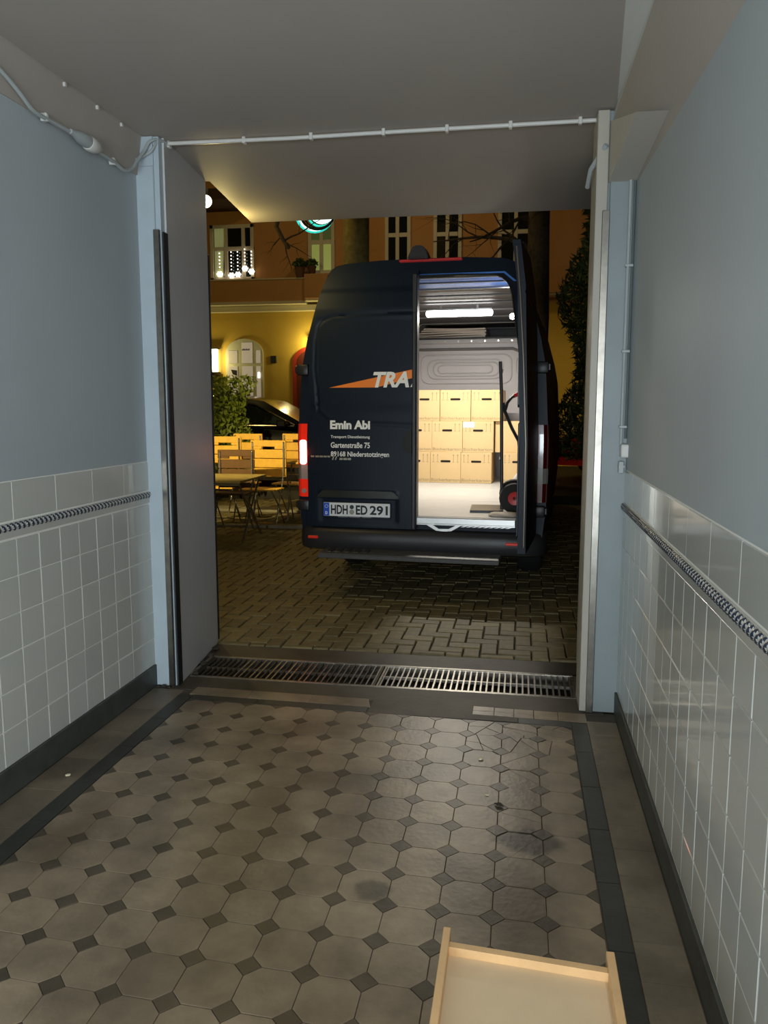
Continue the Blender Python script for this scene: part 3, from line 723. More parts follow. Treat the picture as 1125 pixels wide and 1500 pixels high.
chair('yellow folding chair nearest the van tail light, partly hidden by the van',-3.10,11.05,.05,R(-6),M_yel,4,1.18,.50)
def table(label,x0,x1,y0,y1,z,m,slats=6):
    t=tag(empty('folding_table',((x0+x1)/2,(y0+y1)/2,.0)),label,'table'); w_=(x1-x0); d=(y1-y0)
    for k in range(slats):
        bm=new(); a=-d/2+d*k/slats; box(bm,-w_/2,w_/2,a+.004,a+d/slats-.004,z-.028,z,.004); obj('table_slat',bm,m,t)
    bm=new(); box(bm,-w_/2+.02,w_/2-.02,-d/2+.03,-d/2+.05,z-.06,z-.028); box(bm,-w_/2+.02,w_/2-.02,d/2-.05,d/2-.03,z-.06,z-.028); obj('table_apron',bm,M_galv,t)
    for sx in (-1,1):
        for sy in (-1,1):
            bm=new(); tube(bm,[(sx*(w_/2-.06),sy*(d/2-.1),z-.03),(sx*(w_/2-.04),-sy*(d/2-.12),.0)],.011,8); obj('leg',bm,M_galv,t)
    return t
table('olive brown folding table in front of the brown chair, beside left jamb',-4.25,-3.09,8.55,9.50,.73,M_tabtop,8)
table('yellow edged folding table under the yellow chair backs next to the van',-3.66,-3.08,10.36,10.90,.82,M_yel,5)
# fallen leaves on the terrace edge
lab_leaf='dry brown leaf fallen along the terrace kerb'
r=random.Random(21)
def leafmesh(s):
    bm=new(); pts=[(0,-s),(s*.5,-s*.3),(s*.55,s*.2),(s*.2,s*.5),(0,s),(-s*.25,s*.5),(-s*.55,s*.15),(-s*.45,-s*.4)]
    A=[bm.verts.new((x,y,.004+abs(x)*.25)) for x,y in pts]; B=[bm.verts.new((x,y,.001+abs(x)*.25)) for x,y in pts]; n=len(pts)
    bm.faces.new(A); bm.faces.new(B[::-1])
    for i in range(n): bm.faces.new((A[i],A[(i+1)%n],B[(i+1)%n],B[i]))
    me=bpy.data.meshes.new('dry_leaf'); bm.to_mesh(me); bm.free(); me.materials.append(M_dry); return me
lme=leafmesh(.06)
for k in range(26):
    o=inst('dry_leaf',lme,None,(r.uniform(-4.3,-3.3),r.uniform(9.93,10.15),.012+r.random()*.01),(r.uniform(-.4,.4),r.uniform(-.4,.4),r.uniform(0,6)))
    tag(o,lab_leaf,'leaf','dry leaves along the terrace kerb')
for k,(x,y,s,l) in enumerate(((-.138,3.397,.014,'tiny pale litter scrap on the cracked tiles near the drain'),(-.10,3.07,.008,'tiny pale crumb on the octagon tiles below the litter scrap'),(-1.86,2.95,.012,'pale crumb on the floor margin by the left skirting'))):
    bm=new(); bmesh.ops.create_icosphere(bm,subdivisions=1,radius=s)
    for v in bm.verts: v.co*=r.uniform(.7,1.2); v.co.z*=.35
    o=obj('litter_scrap',bm,M_litter); o.location=(x,y,s*.3); tag(o,l,'litter')
o=inst('dry_leaf',leafmesh(.022),None,(-.05,2.99,.003),(0,0,1)); o.data.materials[0]=M_street; tag(o,'small dark leaf stuck on the floor tiles above the dark stain','leaf')
# round glowing sign
sg=tag(empty('round_sign',(-3.44,13.5,4.80)),'round white and teal glowing hanging sign cut by the overhang','sign')
bm=new(); lathe(bm,[(.02,-.07),(.16,-.065),(.225,-.02),(.225,.02),(.16,.065),(.02,.07)],'y',28,(0.10,0,.02)); obj('sign_face',bm,M_sign,sg,True)
for rad,mm,nm,ox in ((.245,M_teal,'teal_ring',.09),(.275,M_plblk,'dark_ring',.06),(.30,M_plblk,'dark_ring',.035),(.315,M_sign,'white_ring',.0),(.335,M_teal,'teal_ring',-.02)):
    bm=new(); pts=[(ox+rad*math.cos(2*PI*k/32),0 if nm!='dark_ring' else -.03,rad*math.sin(2*PI*k/32)) for k in range(33)]; tube(bm,pts,.018,6); obj(nm,bm,mm,sg,True)
bm=new(); tube(bm,[(0,0,.34),(0,0,.6),(.35,-.3,.75),(.80,-.62,.80)],.015,6); obj('sign_bracket',bm,M_plblk,sg)
# globe bulb outside left jamb, tube lamp right
t=tag(empty('globe_lamp',(-2.31,5.8,3.05)),'small bright globe lamp at top left beyond the jamb','lamp')
bm=new(); bmesh.ops.create_uvsphere(bm,u_segments=14,v_segments=10,radius=.045); obj('bulb',bm,M_glow,t,True)
bm=new(); cyl(bm,(0,0,.04),(0,0,.09),.02,10); cyl(bm,(0,0,.09),(0,-.88,.09),.008,6); obj('lamp_socket',bm,M_plblk,t)
t=tag(empty('tube_lamp',(.405,5.0,2.575)),'slim white vertical lamp tube outside the right jamb','lamp')
bm=new(); tube(bm,[(0,.02,-.14),(0,.02,.14)],.022,10); obj('tube',bm,mat('dim_tube_glow',(.8,.8,.75),.4,emit=(.9,.9,.8),estr=.55),t,True)
bm=new(); cyl(bm,(0,.02,.14),(0,.02,.19),.016,8); cyl(bm,(0,.02,.165),(.0,-.10,.165),.008,6); obj('fixing',bm,M_cable,t)
# ============================================================ CABLES
t=tag(empty('ceiling_conduit',(-.7,4.18,2.925)),'long white cable conduit across the ceiling at the passage mouth','cable')
bm=new(); tube(bm,[(-1.19,-.02,.0),(-.5,0,-.002),(0,0,.0),(.6,0,.0),(1.10,0,0)],.0105,10); obj('conduit_tube',bm,M_cable,t,True)
for x in (-1.858,-1.444,-1.086,-.71,-.39,-.078,.255):
    bm=new(); box(bm,x+.7-.009,x+.7+.009,-.016,.016,-.017,.02,.003); obj('clip',bm,M_cable,t)
t=tag(empty('extension_cable',(-1.965,3.4,2.74)),'grey sagging cable with plug coupling below the left ceiling edge','cable')
pts=[(-1.965,2.2,2.93),(-1.965,2.6,2.90),(-1.965,2.912,2.817),(-1.96,3.025,2.773),(-1.96,3.119,2.735),(-1.955,3.264,2.735),(-1.95,3.368,2.735)]
pts2=[(-1.95,3.60,2.722),(-1.955,3.753,2.722),(-1.955,3.854,2.712),(-1.95,3.93,2.74),(-1.945,3.99,2.80),(-1.93,4.04,2.86),(-1.91,4.05,2.90),(-1.88,4.08,2.922),(-1.86,4.16,2.925)]
def rel(ps): return [(a+1.965,b-3.4,c-2.74) for a,b,c in ps]
def smooth_pts(ps,k=4):
    out=[]; P=[Vector(p) for p in ps]; P=[P[0]]+P+[P[-1]]
    for i in range(1,len(P)-2):
        for j in range(k):
            u=j/k; a,b,c,d=P[i-1],P[i],P[i+1],P[i+2]
            out.append(.5*((2*b)+(c-a)*u+(2*a-5*b+4*c-d)*u*u+(3*b-a-3*c+d)*u**3))
    out.append(P[-1]); return out
bm=new(); tube(bm,smooth_pts(rel(pts)),.0085,8); tube(bm,smooth_pts(rel(pts2)),.0085,8)
tube(bm,smooth_pts(rel([(-1.955,3.99,2.80),(-1.93,4.05,2.84),(-1.90,4.055,2.86),(-1.88,4.08,2.91)])),.0075,8); obj('cord',bm,M_grey,t,True)
bm=new(); lathe(bm,[(.010,-.13),(.014,-.10),(.026,-.06),(.030,.0),(.028,.01)],'y',14,(.020,.09,-.005)); obj('plug',bm,M_grey,t,True)
bm=new(); lathe(bm,[(.030,.01),(.034,.02),(.034,.07),(.022,.09),(.012,.12)],'y',14,(.020,.09,-.008)); obj('socket',bm,M_cable,t,True)
for (y,z) in ((3.20,2.735),(3.76,2.722)):
    bm=new(); box(bm,-.015,.014,y-3.4-.01,y-3.4+.01,z-2.74-.012,z-2.74+.02,.003); obj('clip',bm,M_cable,t)
for k,(y,z) in enumerate(((3.35,2.925),(3.62,2.925),(3.85,2.925))):
    bm=new(); box(bm,-.006,.006,-.008,.008,-.012,.006,.002); o=obj('cable_nail',bm,M_cable); o.location=(-1.955,y,z); tag(o,['small white nail clip nearest the camera along the left ceiling edge','middle white nail clip along the left ceiling edge','small white nail clip nearest the pillar along the left ceiling edge'][k],'clip')
t=tag(empty('wall_conduit',(.499,4.045,1.24)),'vertical grey conduit pipe running down the right pillar','pipe')
bm=new(); tube(bm,[(-.012,0,.12),(-.012,0,1.365)],.0075,8); obj('pipe',bm,M_grey,t,True)
bm=new(); tube(bm,[(.008,0.004,.16),(.008,.004,1.365)],.006,8); obj('thin_pipe',bm,mat('dark_pipe',(.10,.12,.12),.5),t,True)
for z in (2.217,1.818,1.457):
    bm=new(); box(bm,-.026,.012,-.012,.016,z-1.24-.006,z-1.24+.006,.002); obj('clip',bm,M_grey,t)
bm=new(); box(bm,-.018,.028,-.06,.012,.07,.135,.008,seg=2); obj('junction_box',bm,M_cable,t)
bm=new(); box(bm,-.022,.004,-.02,.01,-.01,.05,.004); box(bm,-.022,.008,-.024,.01,.02,.03); obj('switch',bm,M_grey,t)
t=tag(empty('pipe_elbow',(.34,4.25,2.70)),'short grey elbow pipe under the ceiling at the right jamb','pipe')
bm=new(); tube(bm,[(.03,-.2,.07),(0,-.15,.03),(-.03,-.1,-.01),(-.035,.02,-.06)],.012,8); obj('elbow',bm,M_grey,t,True)
# ============================================================ WOODEN BOX in the foreground
t=tag(empty('wooden_drawer',(.04,1.3,0)),'light plywood drawer box standing on the floor at the bottom right','drawer')
ZT=.355
def rx(x): return x-.04
bm=new(); box(bm,rx(-.150),rx(-.133),1.714-1.3-.95,1.714-1.3,0,ZT,.0015); obj('side_board',bm,M_plye,t)
bm=new(); box(bm,rx(.213),rx(.231),1.690-1.3-.95,1.690-1.3,0,ZT,.0015); obj('side_board',bm,M_plye,t)
bm=new(); prism(bm,[(rx(-.133),.380),(rx(.213),.352),(rx(.213),.334),(rx(-.133),.362)],'z',.0,ZT-.012); obj('front_board',bm,M_plye,t)
bm=new(); prism(bm,[(rx(-.133),.362),(rx(.213),.334),(rx(.213),-.5),(rx(-.133),-.5)],'z',ZT-.045,ZT-.033); obj('bottom_panel',bm,M_ply,t)
# ============================================================ VAN
A=R(3.7); O=Vector((-.817,6.492,0))
VM=Matrix.Translation(O)@Matrix.Rotation(-A,4,'Z')
van=tag(empty('delivery_van',tuple(O),-A),'dark navy high roof delivery van parked rear first, right rear door open','van')
def prof(z):  # half width of the body at height z
    T=[(.30,.98),(.42,1.0),(.75,1.035),(1.3,1.04),(1.87,1.005),(2.10,.96),(2.26,.915),(2.45,.862),(2.56,.82),(2.64,.785),(2.69,.745),(2.715,.69),(2.73,.55),(2.74,0)]
    for (a,b),(c,d) in zip(T[:-1],T[1:]):
        if z<=c: return b+(d-b)*max(0,(z-a))/(c-a)
    return 0
def lean(z): return max(0,z-1.3)*.035+max(0,z-2.35)*.10      # rear face leans forward towards the roof
zs=[.42,.60,.75,1.0,1.3,1.6,1.87,2.10,2.26,2.40,2.50,2.58,2.64,2.68,2.705,2.72,2.732]
outer=[(-prof(z),z) for z in zs]+[(-.35,2.738),(0,2.741),(.35,2.738)]+[(prof(z),z) for z in zs[::-1]]
NO=len(outer)
# body shell: rings along v
bm=new()
stations=[(0,1,0),(.4,1,0),(2.4,1,0),(4.6,1,0),(5.1,.97,-.02),(5.6,.93,-.45),(6.1,.9,-1.1),(6.6,.86,-1.55),(6.85,.7,-1.75)]
rings=[]
for v,sc,dz in stations:
    ring=[]
    for u,z in outer:
        zz=z if dz>-.1 else .42+(z-.42)*((2.74+dz-.42)/(2.74-.42))
        ring.append(bm.verts.new((u*sc,v+(lean(z) if v==0 else 0)+.02,zz)))
    rings.append(ring)
for i in range(len(rings)-1):
    for k in range(NO-1): bm.faces.new((rings[i][k],rings[i][k+1],rings[i+1][k+1],rings[i+1][k]))
bm.faces.new(rings[-1])
body=obj('body',bm,M_van,van,True)
# rear frame between outer skin and aperture
ap=[(-.93,.60),(-.93,1.3),(-.915,1.87),(-.87,2.2),(-.80,2.45),(-.74,2.54),(-.64,2.585),(-.3,2.60),(.3,2.60),(.60,2.59),(.68,2.555),(.73,2.47),(.77,2.2),(.82,1.87),(.855,1.3),(.865,.95),(.86,.72),(.80,.62),(.70,.60)]
def polar(outl,c,n):
    res=[]
    m=len(outl)
    for k in range(n):
        a=2*PI*k/n-PI/2; dx,dz=math.cos(a),math.sin(a); best=None
        for i in range(m):
            x1,z1=outl[i][0]-c[0],outl[i][1]-c[1]; x2,z2=outl[(i+1)%m][0]-c[0],outl[(i+1)%m][1]-c[1]
            ex,ez=x2-x1,z2-z1; den=dx*ez-dz*ex
            if abs(den)<1e-9: continue
            t_=(x1*ez-z1*ex)/den; s_=(x1*dz-z1*dx)/den
            if t_>0 and -1e-6<=s_<=1+1e-6:
                if best is None or t_<best: best=t_
        res.append((c[0]+dx*best,c[1]+dz*best))
    return res
cN=(0,1.5); PO=polar(outer,cN,160); PA=polar(ap,cN,160)
bm=new(); a0=[bm.verts.new((u,.02+lean(z)-.001,z)) for u,z in PO]; a1=[bm.verts.new((u,.018+lean(z),z)) for u,z in PA]; a2=[bm.verts.new((u*.985,.10+lean(z),z-.0)) for u,z in PA]
for k in range(160):
    j=(k+1)%160; bm.faces.new((a0[k],a0[j],a1[j],a1[k])); bm.faces.new((a1[k],a1[j],a2[j],a2[k]))
rf_=obj('rear_frame',bm,M_van,van,True)
bm=new(); tube(bm,[(u*.995,.012+lean(z),z) for u,z in PA]+[(PA[0][0],.012,PA[0][1])],.008,6); obj('door_seal',bm,M_black,rf_,True)
# inner linings
bm=new(); lin=[(-.86,.66),(-.86,2.2),(-.78,2.5),(-.66,2.60),(.66,2.60),(.78,2.5),(.86,2.2),(.86,.66)]
def lining(v0,v1,i0,i1,name,m):
    bm=new(); P=lin[i0:i1+1]; a=[bm.verts.new((u,v0,z)) for u,z in P]; b=[bm.verts.new((u,v1,z)) for u,z in P]
    a_=[bm.verts.new((u*1.012,v0,z+(.012 if z>2.4 else 0))) for u,z in P]; b_=[bm.verts.new((u*1.012,v1,z+(.012 if z>2.4 else 0))) for u,z in P]
    n=len(P)
    for k in range(n-1):
        bm.faces.new((a[k],a[k+1],b[k+1],b[k])); bm.faces.new((a_[k],a_[k+1],b_[k+1],b_[k]))
        bm.faces.new((a[k],a[k+1],a_[k+1],a_[k])); bm.faces.new((b[k],b[k+1],b_[k+1],b_[k]))
    for q in (0,n-1): bm.faces.new((a[q],b[q],b_[q],a_[q]))
    return obj(name,bm,m,van)
lining(.10,4.6,0,1,'side_lining',M_vanin); lining(.10,4.6,6,7,'side_lining',M_vanin)
lining(.08,.75,1,6,'roof_skin',M_blue); 
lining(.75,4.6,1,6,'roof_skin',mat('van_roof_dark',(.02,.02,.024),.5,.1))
for v in (.10,.36,.72,1.15,1.62,2.25,2.9,3.6,4.3):
    bm=new(); P=lin[1:7]; pts=[(u*.99,v,z-.018) for u,z in P]; 
    for q in (0,.035): pass
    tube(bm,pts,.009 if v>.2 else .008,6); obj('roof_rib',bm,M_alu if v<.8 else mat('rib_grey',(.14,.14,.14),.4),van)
for v in (1.0,2.0,3.0):
    for s in (-1,1):
        bm=new(); box(bm,min(s*.858,s*.83),max(s*.858,s*.83),v-.03,v+.03,.7,2.2,.01); obj('side_rib',bm,M_vanin,van)
for s in (-1,1):
    for z in (1.05,1.6):
        bm=new(); box(bm,min(s*.83,s*.80),max(s*.83,s*.80),.15,4.4,z,z+.09,.008); obj('wall_rail',bm,M_alu,van)
# cargo floor of boards
for k in range(4):
    bm=new(); a=.03+k*1.14; box(bm,-.86,.86,a,a+1.134,.635,.66,.002); obj('floor_board',bm,M_vfloor,van)
bm=new(); box(bm,-.05,.80,-.01,.03,.60,.655,.006); box(bm,-.05,.80,-.02,.0,.592,.606,.003); obj('sill_plate',bm,M_alu,van)
bm=new(); prism(bm,[(.07,.60),(.16,.548),(.28,.548),(.37,.60),(.33,.602),(.26,.565),(.18,.565),(.12,.602)],'y',-.03,-.012); box(bm,.185,.255,-.045,-.02,.548,.56); obj('latch_bracket',bm,M_alu,van)
for k in range(9):
    bm=new(); x=.36+.045*k; prism(bm,[(x,.585),(x+.05,.60),(x+.075,.60),(x+.025,.585)],'y',-.03,-.018); obj('sill_tread',bm,M_alu,van)
# bulkhead with pressed panel
bm=new(); box(bm,-.86,.86,3.95,4.0,.66,2.40); box(bm,-.86,.86,3.93,3.96,2.36,2.42,.008); bk=obj('bulkhead',bm,M_vanin,van)
def rrect(x0,x1,z0,z1,r,n=5):
    p=[]
    for cx,cz,a0_ in ((x1-r,z1-r,0),(x0+r,z1-r,90),(x0+r,z0+r,180),(x1-r,z0+r,270)):
        for k in range(n+1):
            a=R(a0_+90*k/n); p.append((cx+r*math.cos(a),cz+r*math.sin(a)))
    return p+[p[0]]
for (x0,x1,z0,z1,r_) in ((-.72,.44,1.86,2.22,.10),(-.63,.33,1.92,2.16,.10),(-.50,.20,1.99,2.09,.05),(-.56,.28,1.955,2.125,.08)):
    bm=new(); tube(bm,[(x,3.945,z) for x,z in rrect(x0,x1,z0,z1,r_)],.011,6); obj('pressed_bead',bm,M_vanin,bk,True)
bm=new(); tube(bm,[(x,3.945,z) for x,z in rrect(.50,.66,1.98,2.17,.03)],.009,6); obj('pressed_bead',bm,M_vanin,bk,True)
bm=new(); tube(bm,[(-.86,3.94,2.29),(.45,3.94,2.29),(.58,3.94,2.24),(.70,3.94,2.08),(.80,3.94,1.9)],.018,8); obj('pressed_arch',bm,mat('van_inner_dark',(.16,.15,.15),.5),bk,True)
for k in range(9):
    bm=new(); cyl(bm,(-.75+.17*k,3.925,2.39),(-.75+.17*k,3.935,2.39),.012,8); obj('rivet',bm,M_alu,bk)
# dark cab shelf and cab back
bm=new(); box(bm,-.84,.84,3.96,4.9,2.40,2.44); obj('cab_shelf',bm,M_dark,van)
bm=new(); box(bm,-.84,.84,4.56,4.6,2.42,2.60); obj('cab_shelf_back',bm,M_dark,van)
# ---------- doors
groove=[(-.84,1.53),(-.875,1.87),(-.868,2.10),(-.845,2.21),(-.80,2.265),(-.72,2.288),(-.5,2.30),(-.02,2.308)]
def segd(p,a,b):
    ax,ay=a; bx,by=b; dx,dy=bx-ax,by-ay; t_=max(0,min(1,((p[0]-ax)*dx+(p[1]-ay)*dy)/(dx*dx+dy*dy))); return math.hypot(p[0]-ax-t_*dx,p[1]-ay-t_*dy)
crease=[(-.88,1.58),(-.80,1.51),(-.72,1.45),(-.64,1.425),(-.02,1.405)]
def ss(a,b,x): t_=max(0,min(1,(x-a)/(b-a))); return t_*t_*(3-2*t_)
def uL(z):
    T=[(.555,-.915),(.7,-.935),(1.3,-.94),(1.87,-.925),(2.10,-.905),(2.26,-.875),(2.45,-.835),(2.56,-.80),(2.62,-.74),(2.64,-.66)]
    for (a,b),(c,d) in zip(T[:-1],T[1:]):
        if z<=c: return b+(d-b)*max(0,(z-a))/(c-a)
    return -.66
def skin(u,z):
    v=-.035+lean(z)-.012*math.cos((u+.45)*2.2)
    d=min(segd((u,z),groove[i],groove[i+1]) for i in range(len(groove)-1)); v+=.007*max(0,1-d/.014)
    # window field slightly recessed inside the groove
    ins=ss(-.87,-.84,u)*ss(1.5,1.6,z)*(1-ss(2.25,2.29,z)); v+=.004*ins
    d=min(segd((u,z),crease[i],crease[i+1]) for i in range(len(crease)-1)); v-=.005*max(0,1-d/.016)
    below=1
    if -.86<u<-.14 and z<.87:
        e=ss(-.86,-.80,u)*(1-ss(-.19,-.14,u))*ss(.585,.61,z)*(1-ss(.80,.84,z)); v+=.006*e
        e2=ss(-.85,-.78,u)*(1-ss(-.21,-.15,u))*ss(.80,.825,z)*(1-ss(.850,.866,z)); v-=.022*e2
    d=abs(z-2.50)
    v+=.006*ss(2.47,2.52,z)
    return v
def door_mesh(name,par,mirror,m,uedge=-.012):
    nu,nz=84,150
    s=-1 if mirror else 1
    bm=new(); G=[]
    for j in range(nz+1):
        z=.555+(2.64-.555)*j/nz; a=uL(z); G.append([])
        for i in range(nu+1):
            u=a+(uedge-a)*i/nu; G[-1].append((u,z,skin(u,z) if not mirror else -.035+lean(z)-.012*math.cos((u+.45)*2.2)+.011*max(0,1-min(segd((u,z),groove[q],groove[q+1]) for q in range(len(groove)-1))/.014)))
    F=[[bm.verts.new((s*u,v,z)) for u,z,v in row] for row in G]; B=[[bm.verts.new((s*u,lean(z)+.012,z)) for u,z,v in (row[0],row[-1])] for row in G]
    for j in range(nz):
        for i in range(nu): bm.faces.new((F[j][i],F[j][i+1],F[j+1][i+1],F[j+1][i]))
        bm.faces.new((F[j][0],F[j+1][0],B[j+1][0],B[j][0])); bm.faces.new((F[j][-1],F[j+1][-1],B[j+1][1],B[j][1])); bm.faces.new((B[j][0],B[j][1],B[j+1][1],B[j+1][0]))
    bm.faces.new([*F[0],B[0][1],B[0][0]]); bm.faces.new([*F[-1],B[-1][1],B[-1][0]])
    return obj(name,bm,m,par,True)
ld=door_mesh('left_rear_door',van,False,M_van); ld['label']='closed left rear door with lettering'
bm=new(); box(bm,-.045,-.005,-.05,.05,.56,2.60,.006); box(bm,-.04,-.012,-.058,-.04,.56,2.3,.004); obj('door_edge_seal',bm,M_blackp,ld)
# lettering on the left door
def vY(u,z): return skin(u,z)-.004
bm=new()
for a,b in ((0,1),):
    n=16; P1=[];P2=[]
    top=[(-.744+.704*k/n,1.713+.143*k/n) for k in range(n+1)]; bot=[(-.744+.704*k/n,1.713) for k in range(n+1)]
    # band fades: the lower edge rises after the letters start
    bot=[(u,1.713 if u<-.34 else 1.713+(u+.34)/.30*.075) for u,_ in bot]
    T=[bm.verts.new((u,vY(u,z)+.001,z)) for u,z in top]; Bt=[bm.verts.new((u,vY(u,z)+.001,z-.0005)) for u,z in bot]
    for k in range(n): bm.faces.new((Bt[k],Bt[k+1],T[k+1],T[k]))
obj('orange_swoosh',bm,M_or,ld)
def lett(s,u0,u1,z0,z1,m=M_wv,bold=.02,shear=0,name='lettering'):
    o=text_obj(name,s,u0,u1,z0,z1,0,m,ld,bold,shear,.0015)
    for v in o.data.vertices: v.co.y=vY(v.co.x,v.co.z)-.0012+(v.co.y)
    return o
lett('TRA',-.37,-.072,1.712,1.838,M_wv,.035,.25)
bm=new(); prism(bm,[(-.062,1.714),(-.046,1.714),(-.046,1.745)],'y',vY(-.05,1.73)-.002,vY(-.05,1.73)); obj('letter_fragment',bm,M_wv,ld)
lett('Emin Abi',-.735,-.392,1.372,1.445,M_wv,.045)
lett('Transport Dienstleistung',-.730,-.394,1.292,1.322,M_wv,.012)
lett('Gartenstraße 75',-.730,-.394,1.218,1.265,M_wv,.018)
lett('89168 Niederstotzingen',-.730,-.232,1.135,1.190,M_wv,.018)
M_badge=mat('worn_chrome_badge',(.40,.38,.30),.35,.8)
bm=new()
for a,b in ((-.905,-.875),(-.865,-.835),(-.83,-.80),(-.795,-.765),(-.76,-.735)): box(bm,a,b,vY(-.8,1.14)-.004,vY(-.8,1.14),1.138,1.152,.001)
for a,b in ((-.655,-.625),(-.62,-.59),(-.585,-.555)): box(bm,a,b,vY(-.6,1.13)-.004,vY(-.6,1.13),1.118,1.136,.001)
prism(bm,[(-.72,1.118),(-.71,1.118),(-.70,1.148),(-.71,1.148)],'y',vY(-.7,1.13)-.004,vY(-.7,1.13)); prism(bm,[(-.695,1.118),(-.685,1.118),(-.675,1.148),(-.685,1.148)],'y',vY(-.7,1.13)-.004,vY(-.7,1.13)); obj('worn_badge',bm,M_badge,ld)
# door handle recess
bm=new(); prism(bm,[(-.045+.075*math.cos(R(90+180*k/10)),1.27+.10*math.sin(R(90+180*k/10))) for k in range(11)],'y',-.058,-.045); obj('door_handle',bm,M_black,ld)
# grip lip above plate
bm=new(); prism(bm,[(-.85,.815),(-.80,.865),(-.20,.865),(-.14,.815),(-.15,.805),(-.84,.805)],'y',-.075,-.04); bmesh.ops.bevel(bm,geom=bm.edges[:],offset=.006,segments=2,affect='EDGES'); obj('handle_strip',bm,mat('grip_dark_paint',(.03,.035,.03),.25,.3,coat=.6),ld,True)
# number plate
pu0,pu1,pz0,pz1=-.795,-.222,.648,.762
bm=new(); box(bm,pu0-.008,pu1+.008,-.058,-.046,pz0-.008,pz1+.008,.004); pf=obj('plate_holder',bm,M_blackp,van)
bm=new(); box(bm,pu0,pu1,-.063,-.057,pz0,pz1,.003); pl=obj('number_plate',bm,M_plate,van)
bm=new(); box(bm,pu0+.002,pu0+.052,-.0645,-.062,pz0+.003,pz1-.003); obj('blue_band',bm,M_plblue,pl)
bm=new(); 
for k in range(12):
    a=2*PI*k/12; bmesh.ops.create_icosphere(bm,subdivisions=1,radius=.0028,matrix=Matrix.Translation((pu0+.027+.013*math.cos(a),-.065,pz1-.032+.013*math.sin(a))))
obj('star_ring',bm,M_wv,pl)
text_obj('country_letter','D',pu0+.018,pu0+.036,pz0+.014,pz0+.040,-.0648,M_wv,pl,.02)
text_obj('plate_characters','HDH',pu0+.066,pu0+.212,pz0+.018,pz1-.018,-.0635,M_plblk,pl,.03)
text_obj('plate_characters','ED',pu0+.282,pu0+.382,pz0+.018,pz1-.018,-.0635,M_plblk,pl,.03)
text_obj('plate_characters','291',pu0+.402,pu0+.555,pz0+.018,pz1-.018,-.0635,M_plblk,pl,.03)
bm=new(); cyl(bm,(pu0+.247,-.066,pz1-.034),(pu0+.247,-.062,pz1-.034),.018,16); obj('inspection_seal',bm,mat('seal_dark',(.03,.04,.05),.5),pl)
bm=new(); cyl(bm,(pu0+.247,-.066,pz0+.038),(pu0+.247,-.062,pz0+.038),.021,16); obj('registration_seal',bm,mat('seal_grey',(.32,.31,.25),.5),pl)
bm=new()
for a,b in ((-.67,-.58),(-.57,-.48),(-.46,-.38)): box(bm,a,b,-.0605,-.057,.641,.645)
obj('faint_print_line',bm,mat('dim_print',(.35,.35,.35),.6),pf)
# rear lights
M_tldull=mat('tail_light_dull',(.09,.004,.003),.2,coat=.6)
def tail(s,lit):
    M_tlred=globals()['M_tlred'] if lit else M_tldull
    e=empty('tail_light',(0,0,0)); e.parent=van; e['label']='lit tail light' if lit else 'unlit tail light'
    def seg(z0,z1,m,nm,ex=0):
        bm=new(); pts=[]
        for z in (z0,(z0+z1)/2,z1):
            o_=prof(z)+.006; i_=.945
            pts.append(((i_,o_),z))
        q=[[bm.verts.new((s*x,y+lean(z)-ex,z)) for x,y in ((a[0],.02),(a[0],-.012),(a[0]+(a[1]-a[0])*.6,-.012),(a[1],.03),(a[1],.12))] for a,z in pts]
        for i in range(2):
            for k in range(4): bm.faces.new((q[i][k],q[i][k+1],q[i+1][k+1],q[i+1][k]))
        bm.faces.new(q[0]); bm.faces.new(q[-1]); return obj(nm,bm,m,e)
    seg(1.27,1.415,M_tlred,'red_lens'); seg(1.07,1.27,M_tlred,'brake_lens'); seg(.95,1.07,M_tlclr,'clear_lens'); seg(.80,.95,M_tlred,'lower_red_lens')
    if lit:
        bm=new(); box(bm,s*.955 if s>0 else s*1.012,s*1.012 if s>0 else s*.955,-.022,-.004,1.075,1.28,.018,seg=3); obj('lit_lamp',bm,M_tlon,e,True)
        bm=new(); cyl(bm,(s*.98,-.02,.85),(s*.98,-.01,.85),.02,12); obj('round_lens',bm,M_tlclr,e)
tail(-1,True); tail(1,False)
light('POINT','tail_glow',tuple(VM@Vector((-.985,-.10,1.17))),.45,(1,.12,.05),.03)
# hinges
for s in (-1,1):
    for z in (1.86,.73):
        bm=new(); box(bm,min(s*.93,s*1.03),max(s*.93,s*1.03),-.05+lean(z),.02+lean(z),z-.045,z+.045,.012,seg=2); box(bm,min(s*1.0,s*1.05),max(s*1.0,s*1.05),-.03+lean(z),.05+lean(z),z-.03,z+.035,.01); obj('door_hinge',bm,M_blackp,van,True)
# bumper and step
bm=new()
bprof=[(-.015,.55),(-.055,.535),(-.075,.50),(-.078,.42),(-.06,.37),(.0,.35),(.06,.36),(.06,.55)]
us=[-1.045,-1.02,-.96,-.85,-.4,0,.4,.85,.96,1.02,1.045]; offs=[.22,.10,.03,0,0,0,0,0,.03,.10,.22]; rg=[]
for u,of in zip(us,offs): rg.append([bm.verts.new((u,y+of,z)) for y,z in bprof])
for i in range(len(us)-1):
    for k in range(len(bprof)): 
        j=(k+1)%len(bprof); bm.faces.new((rg[i][k],rg[i][j],rg[i+1][j],rg[i+1][k]))
bm.faces.new(rg[0]); bm.faces.new(rg[-1][::-1]); bp_=obj('rear_bumper',bm,mat('bumper_plastic',(.022,.022,.023),.42),van,True)
for a,b in ((-.93,-.84),(.73,.92)):
    bm=new(); box(bm,a,b,-.085,-.07,.455,.478,.005); obj('bumper_reflector',bm,M_refl,bp_)
